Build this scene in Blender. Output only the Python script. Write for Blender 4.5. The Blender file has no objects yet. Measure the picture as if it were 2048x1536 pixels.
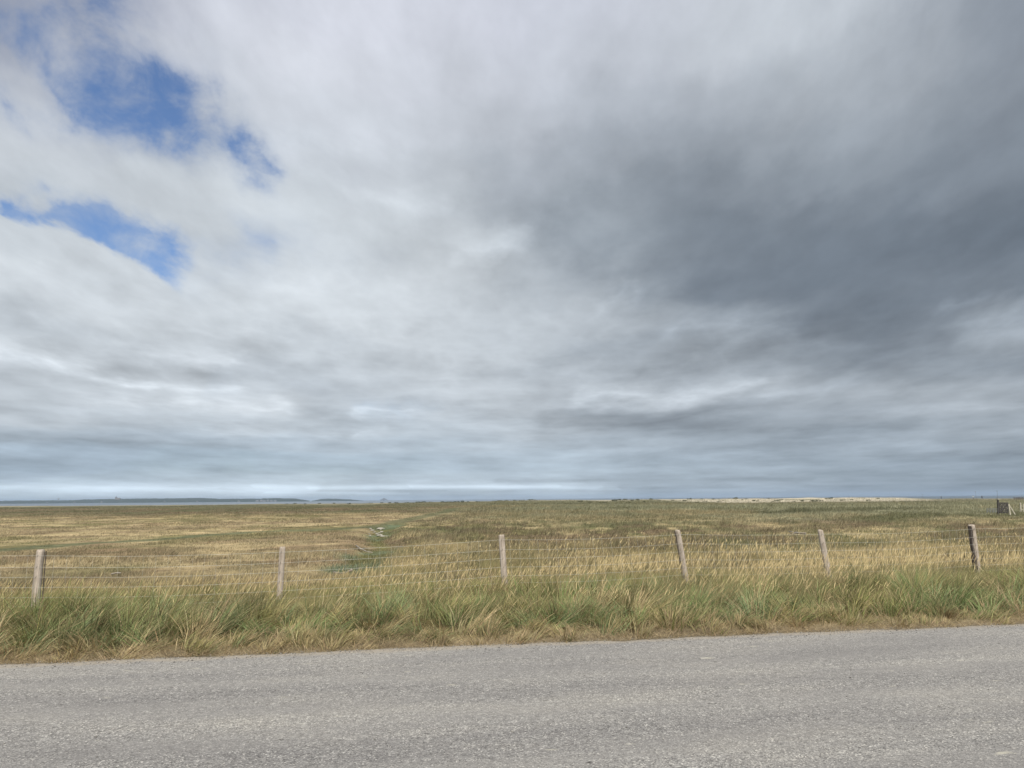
import bpy, math, random
import numpy as np
from mathutils import Vector, Matrix
random.seed(7); rng = np.random.default_rng(11)
scene = bpy.context.scene
COL = scene.collection

# ------------------------------------------------------------------ camera
FPX, PITCH, ROLL, EYE = 1420.0, math.radians(9.2), math.radians(0.45), 1.6
Fv = np.array([0, math.cos(PITCH), math.sin(PITCH)])
U0 = np.array([0, -math.sin(PITCH), math.cos(PITCH)])
R0 = np.array([1.0, 0, 0])
Rv = math.cos(ROLL)*R0 - math.sin(ROLL)*U0
Uv = math.cos(ROLL)*U0 + math.sin(ROLL)*R0
cam = bpy.data.objects.new('camera', bpy.data.cameras.new('camera'))
COL.objects.link(cam)
cam.data.sensor_width = 36.0
cam.data.lens = FPX/2048*36
cam.data.clip_start = 0.1
cam.data.clip_end = 80000
cam.matrix_world = Matrix(((Rv[0], Uv[0], -Fv[0], 0), (Rv[1], Uv[1], -Fv[1], 0), (Rv[2], Uv[2], -Fv[2], EYE), (0, 0, 0, 1)))
scene.camera = cam

def ray(x, y):
    return (x-1024)/FPX*Rv - (y-768)/FPX*Uv + Fv
def ground_at(x, y, z=0.0):
    d = ray(x, y); t = (z-EYE)/d[2]
    return np.array([0, 0, EYE]) + t*d
def at_depth(x, y, Y):
    d = ray(x, y); t = Y/d[1]
    return np.array([0, 0, EYE]) + t*d

# ------------------------------------------------------------------ exposure
scene.view_settings.view_transform = 'Standard'
scene.view_settings.look = 'None'
scene.view_settings.exposure = 0.0
scene.view_settings.gamma = 1.0
scene.view_settings.use_curve_mapping = False
scene.cycles.volume_bounces = 0
scene.cycles.max_bounces = 4
scene.cycles.transparent_max_bounces = 8

# ------------------------------------------------------------------ sun
SUN_EL, SUN_AZ = math.radians(50), math.radians(172)      # azimuth from +Y, clockwise
sl = bpy.data.lights.new('sun', 'SUN'); sl.energy = 4.2; sl.angle = math.radians(0.6); sl.color = (1.0, 0.95, 0.87)
so = bpy.data.objects.new('sun', sl); COL.objects.link(so)
sd = Vector((math.sin(SUN_AZ)*math.cos(SUN_EL), math.cos(SUN_AZ)*math.cos(SUN_EL), math.sin(SUN_EL)))
so.rotation_euler = sd.to_track_quat('Z', 'Y').to_euler()
so.location = (0, -20, 30)

# ------------------------------------------------------------------ world : sky with a broken cloud deck
def srgb(c):
    c = np.asarray(c, float)/255.0
    return np.where(c <= 0.04045, c/12.92, ((c+0.055)/1.055)**2.4)

SKY_X = [0, 128, 256, 384, 512, 640, 768, 896, 1024, 1152, 1280, 1408, 1536, 1664, 1792, 1920, 2048]
# brightness of the cloud deck, and (second list) how far it opens to blue, 0..9
SKY = {
 -60: ([150,165,175,195,208,212,212,206,200,195,192,190,186,180,172,160,148], [3,2,1,0,0,0,0,0,0,0,0,0,0,0,0,0,0]),
 0:   ([158,165,178,198,210,214,214,208,202,197,194,191,188,184,176,164,146], [4,4,3,1,0,0,0,0,0,0,0,0,0,0,0,0,0]),
 80:  ([178,172,190,208,214,217,214,206,200,195,190,186,182,176,166,152,138], [2,4,2,0,0,0,0,0,0,0,0,0,0,0,0,0,0]),
 160: ([196,180,188,203,209,209,206,198,191,183,179,173,166,160,150,140,130], [0,5,5,1,0,0,0,0,0,0,0,0,0,0,0,0,0]),
 240: ([206,190,182,190,199,205,203,190,180,170,162,157,152,146,140,132,125], [0,3,8,6,2,0,0,0,0,0,0,0,0,0,0,0,0]),
 320: ([206,202,190,185,190,202,200,182,168,160,150,144,140,135,131,126,120], [0,0,3,4,6,1,0,0,0,0,0,0,0,0,0,0,0]),
 400: ([196,202,202,204,210,205,205,190,170,152,140,133,128,127,124,120,116], [0,0,0,0,0,0,0,0,0,0,0,0,0,0,0,0,0]),
 460: ([188,198,204,204,202,204,208,204,186,160,143,134,127,124,121,118,115], [5,2,0,0,1,1,0,0,0,0,0,0,0,0,0,0,0]),
 510: ([212,206,198,198,196,202,212,208,190,170,146,133,125,121,119,118,116], [0,7,7,1,3,2,0,0,0,0,0,0,0,0,0,0,0]),
 560: ([212,213,200,200,198,204,213,206,182,174,150,131,123,119,122,124,118], [0,0,6,2,1,1,0,0,0,0,0,0,0,0,0,0,0]),
 600: ([205,208,210,206,208,212,212,202,192,184,160,140,128,120,120,132,140], [0,0,1,0,0,0,0,0,0,0,0,0,0,0,0,0,0]),
 660: ([186,192,204,206,208,214,206,202,194,184,180,166,164,132,126,146,170], [1,0,0,0,0,0,0,0,0,0,0,0,0,0,0,0,0]),
 700: ([205,205,186,200,194,196,200,202,196,172,160,160,160,136,136,150,150], [1,0,1,0,0,0,0,0,0,0,0,0,0,0,0,0,0]),
 740: ([188,198,200,196,190,188,196,200,190,176,172,172,160,150,150,152,146], [2,1,1,1,1,0,0,0,0,0,0,0,0,0,0,0,0]),
 780: ([190,186,192,200,200,186,190,196,192,184,186,184,182,174,172,172,168], [1,1,1,1,1,1,0,0,0,0,0,0,0,0,0,0,0]),
 820: ([192,188,196,202,206,188,194,190,188,176,152,150,158,168,168,172,166], [0,1,0,0,0,1,2,1,0,0,0,0,0,0,0,0,0]),
 860: ([176,192,188,192,196,190,196,192,190,186,166,162,164,150,160,168,164], [1,0,1,0,0,1,1,1,0,0,0,0,0,0,0,0,0]),
 890: ([178,168,174,178,180,182,186,188,188,180,180,172,164,166,164,162,164], [1,2,1,1,1,1,1,1,0,0,0,0,0,0,0,0,0]),
 920: ([170,170,172,174,176,178,178,180,184,182,176,172,170,168,160,158,156], [2,2,2,3,3,3,2,2,1,1,0,0,0,0,0,0,0]),
 950: ([178,178,176,176,176,176,178,178,176,174,174,172,168,162,156,152,150], [2,2,3,3,3,3,3,3,2,2,1,1,1,1,1,1,1]),
 968: ([198,200,204,206,208,208,206,204,196,186,178,174,168,162,156,152,150], [1,1,1,1,1,1,1,1,1,1,1,1,1,1,1,1,1]),
 982: ([200,204,206,204,198,192,184,180,178,176,170,164,160,156,152,150,148], [2,1,1,1,2,2,3,3,3,2,2,1,1,1,2,2,2]),
 1000:([176,178,180,182,182,182,182,182,178,174,168,162,158,154,152,150,148], [4,4,4,4,4,4,4,3,3,3,2,2,2,2,2,2,2]),
 1060:([170]*17, [3]*17),
}
_ys = sorted(SKY)
_L = np.array([SKY[y][0] for y in _ys], float); _B = np.array([SKY[y][1] for y in _ys], float)
def grid(A, x, y):
    y = min(max(y, _ys[0]), _ys[-1]); j = max(0, min(len(_ys)-2, int(np.searchsorted(_ys, y))-1))
    ty = (y-_ys[j])/(_ys[j+1]-_ys[j])
    return (1-ty)*np.interp(x, SKY_X, A[j]) + ty*np.interp(x, SKY_X, A[j+1])
def cloud_rgb(L, y, x=1024):
    L = L + 13*max(0, min(1, (x-1150)/350))*max(0, min(1, (440-y)/120))*(1-max(0, min(1, (110-y)/110))*max(0, min(1, (x-1650)/300)))
    L = L + 2 + 4*max(0, min(1, (L-165)/30)) + 15*math.exp(-((x-1130)/230)**2-((y-230)/130)**2)
    warm = max(0.0, min(1.0, (420-y)/420))*(1-0.75*max(0, min(1, (x-1100)/500)))
    d = (L-115)/100.0
    r = L - (8-3*d) - 1*(1-warm); g = L + 1.0*(1-warm) - 1.0*warm; b = L + 12 - 5*d + 3*warm
    tb = max(0, min(1, (y-830)/90))*(1-0.55*x/2048)
    return srgb([r-7*tb, g+1*tb, b+8*tb])

w = bpy.data.worlds.new('World'); scene.world = w; w.use_nodes = True; w.cycles.sampling_method = 'NONE'
nt = w.node_tree; nt.nodes.clear()
def N(t, **k):
    n = nt.nodes.new(t)
    for a, b in k.items(): setattr(n, a, b)
    return n
def K(a, b): nt.links.new(a, b)
def M(op, a, b=None, c=None, clamp=False):
    n = nt.nodes.new('ShaderNodeMath'); n.operation = op; n.use_clamp = clamp
    for i, v in enumerate((a, b, c)):
        if v is None: continue
        if isinstance(v, (int, float)): n.inputs[i].default_value = v
        else: nt.links.new(v, n.inputs[i])
    return n.outputs[0]
def noise(vec, scale, detail=6, rough=0.5, dist=0.0):
    n = nt.nodes.new('ShaderNodeTexNoise'); n.inputs['Scale'].default_value = scale; n.inputs['Detail'].default_value = detail
    n.inputs['Roughness'].default_value = rough; n.inputs['Distortion'].default_value = dist
    nt.links.new(vec, n.inputs['Vector']); return n
def combine(x, y, z=0.0):
    n = nt.nodes.new('ShaderNodeCombineXYZ')
    for i, v in enumerate((x, y, z)):
        if isinstance(v, (int, float)): n.inputs[i].default_value = v
        else: nt.links.new(v, n.inputs[i])
    return n.outputs[0]
STR = 0.12
tc = N('ShaderNodeTexCoord'); sp = N('ShaderNodeSeparateXYZ'); K(tc.outputs['Generated'], sp.inputs[0])
dx, dy, dz = sp.outputs
az = M('ARCTAN2', dx, dy); el = M('ARCSINE', dz)
zz = M('ADD', M('MAXIMUM', dz, 0.0), 0.07)
qx = M('DIVIDE', dx, zz); qy = M('DIVIDE', dy, zz)
# coordinates of the cloud deck: stretched into layers towards the horizon
elc = M('MAXIMUM', el, 0.0)
lv = M('LOGARITHM', M('ADD', elc, 0.045), math.e)
fan = M('MULTIPLY_ADD', M('MULTIPLY', az, az), -0.75, lv)      # the deck fans out to both sides
def deck(ka, kv, ox=0.0, oy=0.0, skew=0.0):
    a_ = M('MULTIPLY_ADD', az, ka, ox)
    if skew: a_ = M('MULTIPLY_ADD', lv, skew, a_)
    return combine(a_, M('MULTIPLY_ADD', fan, kv, oy))
wn = noise(deck(1.7, 0.95), 2.3, 8, 0.56); ws = N('ShaderNodeSeparateColor'); K(wn.outputs['Color'], ws.inputs[0])
amp = M('MULTIPLY', M('MINIMUM', M('MULTIPLY', elc, 3.2), 1.0), 0.30)
az2 = M('ADD', az, M('MULTIPLY', M('SUBTRACT', ws.outputs[0], 0.5), M('ADD', amp, 0.10)))
el2 = M('ADD', el, M('MULTIPLY', M('SUBTRACT', ws.outputs[1], 0.5), M('MULTIPLY', amp, 0.75)))
AZ0 = math.radians(42)
uu = M('PINGPONG', M('DIVIDE', M('ADD', az2, AZ0), 2*AZ0), 1.0)
els = [math.radians(v) for v in (-1.0, 0.0, 0.5, 1.0, 1.6, 2.3, 3.2, 4.3, 5.6, 7.0, 8.5, 10.0, 11.8, 13.6, 15.4, 17.2, 19.2, 21.5, 24, 27, 30, 33.5, 37.5)]
colr = None; blu = None
for k, e in enumerate(els):
    cr = N('ShaderNodeValToRGB'); ramp = cr.color_ramp; ramp.interpolation = 'B_SPLINE'
    ns = 31
    while len(ramp.elements) < ns: ramp.elements.new(0.5)
    for i in range(ns):
        a = -AZ0 + 2*AZ0*i/(ns-1)
        d = np.array([math.sin(a)*math.cos(e), math.cos(a)*math.cos(e), math.sin(e)])
        fx, fy, fz = d@Rv, d@Uv, d@Fv
        px, py = 1024+FPX*fx/fz, 768-FPX*fy/fz
        px = min(max(px, 0), 2048)
        if e < math.radians(0.02): py = 1000
        c = cloud_rgb(grid(_L, px, py), py, px)
        ramp.elements[i].position = i/(ns-1)
        ramp.elements[i].color = (c[0], c[1], c[2], grid(_B, px, py)/9.0)
    K(uu, cr.inputs[0])
    if colr is None: colr, blu = cr.outputs[0], cr.outputs[1]
    else:
        mr = N('ShaderNodeMapRange', interpolation_type='SMOOTHSTEP'); K(el2, mr.inputs[0])
        mr.inputs[1].default_value = els[k-1]; mr.inputs[2].default_value = e
        mx = N('ShaderNodeMix', data_type='RGBA'); K(mr.outputs[0], mx.inputs[0]); K(colr, mx.inputs[6]); K(cr.outputs[0], mx.inputs[7])
        colr = mx.outputs[2]
        mf = N('ShaderNodeMix', data_type='FLOAT'); K(mr.outputs[0], mf.inputs[0]); K(blu, mf.inputs[2]); K(cr.outputs[1], mf.inputs[3])
        blu = mf.outputs[0]
# named features of the deck, as soft strokes laid out by direction (azimuth, elevation)
def azel(px, py):
    d = ray(px, py); d = d/np.linalg.norm(d); return math.atan2(d[0], d[1]), math.asin(d[2])
def strokes(carry, items, soft=1.0, squash=1.0, grow=1.0):
    """adds soft strokes one after the other into the third component of the vector (azimuth, elevation, sum)"""
    for p0, p1, wpx, gv in items:
        (a0, e0), (a1, e1) = azel(*p0), azel(*p1); e0 *= squash; e1 *= squash
        sb_ = N('ShaderNodeVectorMath', operation='MULTIPLY_ADD'); K(carry, sb_.inputs[0]); sb_.inputs[1].default_value = (1, squash, 0); sb_.inputs[2].default_value = (-a0, -e0, 0)
        dt = N('ShaderNodeVectorMath', operation='DOT_PRODUCT'); K(sb_.outputs[0], dt.inputs[0]); L2 = (a1-a0)**2+(e1-e0)**2
        dt.inputs[1].default_value = ((a1-a0)/L2, (e1-e0)/L2, 0)
        tcl = M('ADD', dt.outputs['Value'], 0.0, clamp=True)
        sc = N('ShaderNodeVectorMath', operation='SCALE'); sc.inputs[0].default_value = (a1-a0, e1-e0, 0); K(tcl, sc.inputs['Scale'])
        ds = N('ShaderNodeVectorMath', operation='DISTANCE'); K(sb_.outputs[0], ds.inputs[0]); K(sc.outputs[0], ds.inputs[1])
        W = wpx*grow/FPX; x_ = M('MULTIPLY_ADD', ds.outputs['Value'], -1/(W*soft), 1/soft, clamp=True)
        x_ = M('POWER', x_, 1.6)
        o_ = N('ShaderNodeVectorMath', operation='SCALE'); o_.inputs[0].default_value = (0, 0, gv); K(x_, o_.inputs['Scale'])
        ad_ = N('ShaderNodeVectorMath', operation='ADD'); K(carry, ad_.inputs[0]); K(o_.outputs[0], ad_.inputs[1]); carry = ad_.outputs[0]
    return carry
def third(v):
    s_ = N('ShaderNodeSeparateXYZ'); K(v, s_.inputs[0]); return s_.outputs[2]
n1 = noise(deck(1.35, 0.95, 0, 0, 0.1), 2.3, 10, 0.56, 0.15)
n2 = noise(deck(1.5, 1.0, 17, 4, 0.1), 7.0, 8, 0.6, 0.1)
lown = noise(combine(M('MULTIPLY', az, 2.8), M('MULTIPLY', el, 19.0), 3.0), 3.0, 8, 0.6, 0.1)     # thin layers near the horizon
lowf = M('SUBTRACT', 1.0, M('MULTIPLY', elc, 3.6), clamp=True)
rel = M('ADD', M('MULTIPLY', M('SUBTRACT', n1.outputs[0], 0.5), 0.58), M('MULTIPLY', M('SUBTRACT', n2.outputs[0], 0.5), 0.36))
rel = M('ADD', rel, M('MULTIPLY', M('MULTIPLY', M('SUBTRACT', lown.outputs[0], 0.5), 0.95), lowf))
bil = noise(deck(2.3, 1.1, 31, 8, 0.0), 4.0, 7, 0.52, 0.0)      # billows: creased noise gives rounded heaps with crisp rims
bl = M('ABSOLUTE', M('SUBTRACT', bil.outputs[0], 0.5))
blf = M('MULTIPLY', M('SUBTRACT', 1.0, M('MULTIPLY', M('ABSOLUTE', M('SUBTRACT', el, 0.17)), 3.4), clamp=True), 1.0)
rel = M('ADD', rel, M('MULTIPLY', M('SUBTRACT', 0.075, bl), blf))
rag = M('MULTIPLY_ADD', M('SUBTRACT', n2.outputs[0], 0.5), 3.0, 1.0)
MID = (((-20, 708), (130, 722), 26, .22), ((140, 742), (300, 762), 14, .22), ((260, 756), (450, 770), 18, .22), ((240, 796), (360, 812), 26, .16), ((380, 800), (520, 822), 24, .24),
                        ((300, 690), (450, 706), 30, .16), ((700, 862), (780, 850), 14, .20), ((730, 830), (830, 826), 12, .20), ((420, 862), (640, 868), 14, .14), ((-20, 902), (70, 900), 12, .2),
                        ((0, 885), (500, 896), 16, -.16), ((180, 720), (420, 728), 26, -.12), ((1100, 846), (1400, 822), 34, -.26), ((1350, 850), (1800, 868), 22, -.16), ((1200, 792), (1460, 766), 22, .26),
                        ((1500, 790), (1700, 762), 22, .2), ((1330, 690), (1560, 652), 34, .22), ((1180, 640), (1300, 612), 26, .2), ((1960, 668), (2070, 640), 34, .3), ((1880, 625), (1930, 610), 16, .2),
                        ((1000, 440), (1080, 424), 40, .16), ((900, 500), (1060, 480), 36, .12), ((930, 560), (1010, 520), 34, -.12), ((1250, 740), (1430, 715), 30, -.14), ((1650, 875), (1900, 888), 14, .14),
                        ((1750, 830), (2000, 822), 16, .16), ((1100, 730), (1260, 745), 24, -.10), ((1480, 700), (1800, 640), 50, -.12), ((700, 372), (860, 395), 40, .08), ((580, 300), (760, 250), 50, .05))
rel = M('ADD', rel, M('MULTIPLY', third(strokes(combine(az2, el2, 0.0), MID, 1.0, 1.6, 1.9)), rag))
THIN = (((-40, 980), (620, 978), 11, .20), ((500, 972), (1200, 975), 7, .16), ((830, 972), (1230, 977), 5, .17), ((1180, 979), (1560, 981), 3.5, .10), ((520, 985), (830, 987), 3, .18), ((600, 976), (1100, 972), 5, .14), ((620, 981), (900, 981), 2.5, -.12), ((-30, 1000), (700, 994), 4, -.10), ((1600, 968), (2060, 964), 3, .08), ((1000, 962), (1600, 958), 6, -.12))
rel = M('ADD', rel, third(strokes(combine(az2, el, 0.0), THIN, 0.8, 1.0, 1.3)))
gain = M('ADD', 1.0, rel)
cl = N('ShaderNodeVectorMath', operation='SCALE'); K(colr, cl.inputs[0]); K(M('DIVIDE', gain, STR), cl.inputs['Scale'])
# blue openings
bn = noise(combine(M('ADD', az, 5.0), M('MULTIPLY', el, 1.2)), 13.0, 8, 0.62, 0.5)
bn2 = noise(combine(M('ADD', az, 2.0), M('MULTIPLY', el, 1.2)), 6.5, 7, 0.6, 0.2)
op = M('MULTIPLY', blu, 0.55)
GAPS = (((190, 95), (225, 200), 78, .8), ((150, 170), (150, 225), 55, .7), ((225, 230), (330, 275), 75, .95), ((330, 200), (340, 260), 60, .7), ((400, 270), (480, 320), 62, .8), ((470, 318), (560, 348), 40, .7),
                        ((-60, 446), (60, 470), 30, 1.3), ((40, 478), (180, 500), 40, 1.3), ((180, 500), (300, 590), 56, 1.5), ((460, 505), (540, 530), 60, .38), ((60, 0), (260, 40), 70, .42), ((200, 20), (200, 90), 45, .3), ((520, 330), (560, 350), 30, .4), ((735, 820), (860, 815), 22, .10))
op = M('ADD', op, third(strokes(combine(az2, el2, 0.0), GAPS, 1.0, 1.0, 1.5)), clamp=True)
op = M('MULTIPLY', op, 0.74)
# heap cloud with a crisp edge at the left
ca_, ce_ = azel(30, 705)
hv = N('ShaderNodeVectorMath', operation='SUBTRACT'); K(combine(M('ADD', az, M('MULTIPLY', M('SUBTRACT', bn.outputs[0], .5), .03)), M('ADD', el, M('MULTIPLY', M('SUBTRACT', n2.outputs[0], .5), .05))), hv.inputs[0]); hv.inputs[1].default_value = (ca_, ce_, 0)
hs = N('ShaderNodeVectorMath', operation='MULTIPLY'); K(hv.outputs[0], hs.inputs[0]); hs.inputs[1].default_value = (FPX/305, FPX/214, 0)
hl = N('ShaderNodeVectorMath', operation='LENGTH'); K(hs.outputs[0], hl.inputs[0])
heap = N('ShaderNodeMapRange', interpolation_type='SMOOTHSTEP'); K(hl.outputs['Value'], heap.inputs[0]); heap.inputs[1].default_value = 0.96; heap.inputs[2].default_value = 1.03; heap.inputs[3].default_value = 1; heap.inputs[4].default_value = 0
bb = M('ADD', op, M('MULTIPLY', M('SUBTRACT', bn.outputs[0], 0.5), M('MULTIPLY', M('MINIMUM', op, 0.5), 3.0)))
low = M('MULTIPLY', M('SUBTRACT', 0.42, el), 12.0, clamp=True)      # the lower opening is clean blue, the upper one veiled
veil = M('MAXIMUM', M('MULTIPLY_ADD', M('SUBTRACT', bn2.outputs[0], 0.5), 4.0, 0.74), low)
bb = M('MULTIPLY', M('MULTIPLY', bb, M('SUBTRACT', 1.0, heap.outputs[0])), M('MINIMUM', veil, 1.25))
bm = N('ShaderNodeMapRange', interpolation_type='SMOOTHSTEP'); K(bb, bm.inputs[0]); bm.inputs[1].default_value = -0.08; bm.inputs[2].default_value = 1.05
sky = N('ShaderNodeTexSky', sky_type='NISHITA'); sky.sun_disc = False; sky.sun_elevation = SUN_EL; sky.sun_rotation = SUN_AZ
sky.air_density = 1.0; sky.dust_density = 0.4; sky.ozone_density = 1.6
skg = N('ShaderNodeVectorMath', operation='MULTIPLY'); K(sky.outputs[0], skg.inputs[0]); skg.inputs[1].default_value = (0.88, 0.98, 1.14)
mix = N('ShaderNodeMix', data_type='RGBA'); K(bm.outputs[0], mix.inputs[0]); K(cl.outputs[0], mix.inputs[6]); K(skg.outputs[0], mix.inputs[7])
bg = N('ShaderNodeBackground'); K(mix.outputs[2], bg.inputs[0]); bg.inputs[1].default_value = STR
wo = N('ShaderNodeOutputWorld'); K(bg.outputs[0], wo.inputs[0])

# ------------------------------------------------------------------ helpers
def tag(o, label=None, cat=None, group=None, kind=None):
    if label: o['label'] = label
    if cat: o['category'] = cat
    if group: o['group'] = group
    if kind: o['kind'] = kind
    return o
def raw_mesh(name, V, quads, tris, col=None, mat=None, smooth=False):
    me = bpy.data.meshes.new(name)
    V = np.asarray(V, np.float32).reshape(-1, 3)
    quads = np.asarray(quads, np.int32).reshape(-1, 4); tris = np.asarray(tris, np.int32).reshape(-1, 3)
    me.vertices.add(len(V)); me.vertices.foreach_set('co', V.ravel())
    nl = quads.size+tris.size
    me.loops.add(nl); me.loops.foreach_set('vertex_index', np.concatenate([quads.ravel(), tris.ravel()]))
    me.polygons.add(len(quads)+len(tris))
    ls = np.concatenate([np.arange(len(quads))*4, quads.size+np.arange(len(tris))*3]).astype(np.int32)
    me.polygons.foreach_set('loop_start', ls)
    if col is not None:
        at = me.color_attributes.new('Col', 'FLOAT_COLOR', 'POINT')
        c4 = np.ones((len(V), 4), np.float32); c4[:, :3] = col
        at.data.foreach_set('color', c4.ravel())
    me.update(calc_edges=True)
    if smooth: me.polygons.foreach_set('use_smooth', np.ones(len(me.polygons), bool))
    if mat: me.materials.append(mat)
    return me
def link(name, me, parent=None):
    o = bpy.data.objects.new(name, me); COL.objects.link(o)
    if parent: o.parent = parent
    return o
def empty(name, loc):
    o = bpy.data.objects.new(name, None); o.location = loc; o.empty_display_size = 0.2; COL.objects.link(o); return o

class MB:
    """collects simple solids, builds one mesh object"""
    def __init__(s): s.V = []; s.F = []
    def add(s, V, F):
        b = len(s.V); s.V += [tuple(v) for v in V]; s.F += [tuple(i+b for i in f) for f in F]
    def box(s, c, d, rz=0.0, M3=None):
        V = [Vector((x*d[0]/2, y*d[1]/2, z*d[2]/2)) for x in (-1, 1) for y in (-1, 1) for z in (-1, 1)]
        m = M3 or Matrix.Rotation(rz, 3, 'Z')
        V = [m@v+Vector(c) for v in V]
        s.add(V, [(0, 1, 3, 2), (4, 6, 7, 5), (0, 4, 5, 1), (2, 3, 7, 6), (0, 2, 6, 4), (1, 5, 7, 3)])
    def bar(s, a, b, wd, dp=None):
        a, b = Vector(a), Vector(b); dp = dp or wd; ax = (b-a)
        m = ax.to_track_quat('Z', 'Y').to_matrix()
        s.box((a+b)/2, (wd, dp, ax.length), M3=m)
    def tube(s, pts, rad, n=6, cap=True, wob=0.0):
        pts = [Vector(p) for p in pts]; rad = rad if hasattr(rad, '__len__') else [rad]*len(pts)
        V = []; F = []
        for i, p in enumerate(pts):
            t = (pts[min(i+1, len(pts)-1)]-pts[max(i-1, 0)]).normalized()
            m = t.to_track_quat('Z', 'Y').to_matrix()
            for k in range(n):
                a = 2*math.pi*k/n; r = rad[i]*(1+wob*random.uniform(-1, 1))
                V.append(p+m@Vector((r*math.cos(a), r*math.sin(a), 0)))
        for i in range(len(pts)-1):
            for k in range(n):
                F.append((i*n+k, i*n+(k+1) % n, (i+1)*n+(k+1) % n, (i+1)*n+k))
        if cap: F.append(tuple(range(n))[::-1]); F.append(tuple((len(pts)-1)*n+k for k in range(n)))
        s.add(V, F)
    def build(s, name, mat, parent=None, smooth=False):
        me = bpy.data.meshes.new(name); me.from_pydata(s.V, [], s.F); me.update()
        if smooth: me.polygons.foreach_set('use_smooth', np.ones(len(me.polygons), bool))
        me.materials.append(mat); return link(name, me, parent)

def mat_new(name):
    m = bpy.data.materials.new(name); m.use_nodes = True; t = m.node_tree; t.nodes.clear()
    out = t.nodes.new('ShaderNodeOutputMaterial'); bs = t.nodes.new('ShaderNodeBsdfPrincipled')
    t.links.new(bs.outputs[0], out.inputs[0]); bs.inputs['Roughness'].default_value = 0.8
    bs.inputs['Specular IOR Level'].default_value = 0.25
    return m, t, bs, out
def ramp_node(t, fac, stops, interp='LINEAR'):
    r = t.nodes.new('ShaderNodeValToRGB'); r.color_ramp.interpolation = interp
    while len(r.color_ramp.elements) < len(stops): r.color_ramp.elements.new(0.5)
    for e, (p, c) in zip(r.color_ramp.elements, stops): e.position = p; e.color = (*c, 1)
    t.links.new(fac, r.inputs[0]); return r
def tnoise(t, vec, scale, detail=5, rough=0.55):
    n = t.nodes.new('ShaderNodeTexNoise'); n.inputs['Scale'].default_value = scale; n.inputs['Detail'].default_value = detail; n.inputs['Roughness'].default_value = rough
    if vec is not None: t.links.new(vec, n.inputs['Vector'])
    return n
def tmix(t, fac, a, b, blend='MIX'):
    n = t.nodes.new('ShaderNodeMix'); n.data_type = 'RGBA'; n.blend_type = blend
    for i, v in ((0, fac), (6, a), (7, b)):
        if isinstance(v, (int, float)): n.inputs[i].default_value = v
        elif isinstance(v, tuple): n.inputs[i].default_value = (*v, 1)
        else: t.links.new(v, n.inputs[i])
    return n.outputs[2]
def tmap(t, vec, scale, rot=(0, 0, 0)):
    n = t.nodes.new('ShaderNodeMapping'); n.inputs['Scale'].default_value = scale; n.inputs['Rotation'].default_value = rot; t.links.new(vec, n.inputs[0]); return n.outputs[0]
def tbump(t, h, bs, strength, dist):
    b = t.nodes.new('ShaderNodeBump'); b.inputs['Strength'].default_value = strength; b.inputs['Distance'].default_value = dist
    t.links.new(h, b.inputs['Height']); t.links.new(b.outputs[0], bs.inputs['Normal']); return b

def simple_mat(name, c1, c2, scale=8.0, rough=0.8, bump=0.0, stretch=(1, 1, 1)):
    m, t, bs, out = mat_new(name)
    tcn = t.nodes.new('ShaderNodeTexCoord'); v = tmap(t, tcn.outputs['Object'], stretch)
    n = tnoise(t, v, scale, 6, 0.65)
    r = ramp_node(t, n.outputs[0], [(0.3, c1), (0.7, c2)])
    t.links.new(r.outputs[0], bs.inputs['Base Color']); bs.inputs['Roughness'].default_value = rough
    if bump: tbump(t, n.outputs[0], bs, 0.8, bump)
    return m

# ------------------------------------------------------------------ value noise (numpy) for the lie of the land
_tab = np.random.default_rng(5).random((256, 256))
def vnoise(x, y):
    xi = np.floor(x).astype(int); yi = np.floor(y).astype(int); fx = x-xi; fy = y-yi
    fx = fx*fx*(3-2*fx); fy = fy*fy*(3-2*fy)
    a = _tab[xi & 255, yi & 255]; b = _tab[(xi+1) & 255, yi & 255]; c = _tab[xi & 255, (yi+1) & 255]; d = _tab[(xi+1) & 255, (yi+1) & 255]
    return (a*(1-fx)+b*fx)*(1-fy)+(c*(1-fx)+d*fx)*fy
def fbm(x, y, o=4, g=0.5):
    s = 0; a = 1; t = 0
    for k in range(o):
        s = s+a*vnoise(x*2**k+17.3*k, y*2**k+5.1*k); t += a; a *= g
    return s/t
def sstep(a, b, x):
    t = np.clip((x-a)/(b-a), 0, 1); return t*t*(3-2*t)

# road edge line (plan) : through the two ends seen at the left and right of the photo
EA, EB = ground_at(0, 1330)[:2], ground_at(2048, 1247)[:2]
ED = (EB-EA)/np.linalg.norm(EB-EA); EN = np.array([-ED[1], ED[0]])
def edge_wobble(s): return 0.12*(fbm(s*0.55+3, s*0+1.5, 3)-0.5)+0.16*(fbm(s*3.1, s*0+9.5, 3)-0.5)
def edge_e(x, y):
    """distance behind the road edge (negative on the road)"""
    s = (x-EA[0])*ED[0]+(y-EA[1])*ED[1]
    return (x-EA[0])*EN[0]+(y-EA[1])*EN[1]-0.03*np.sin(s*0.9), s

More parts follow.
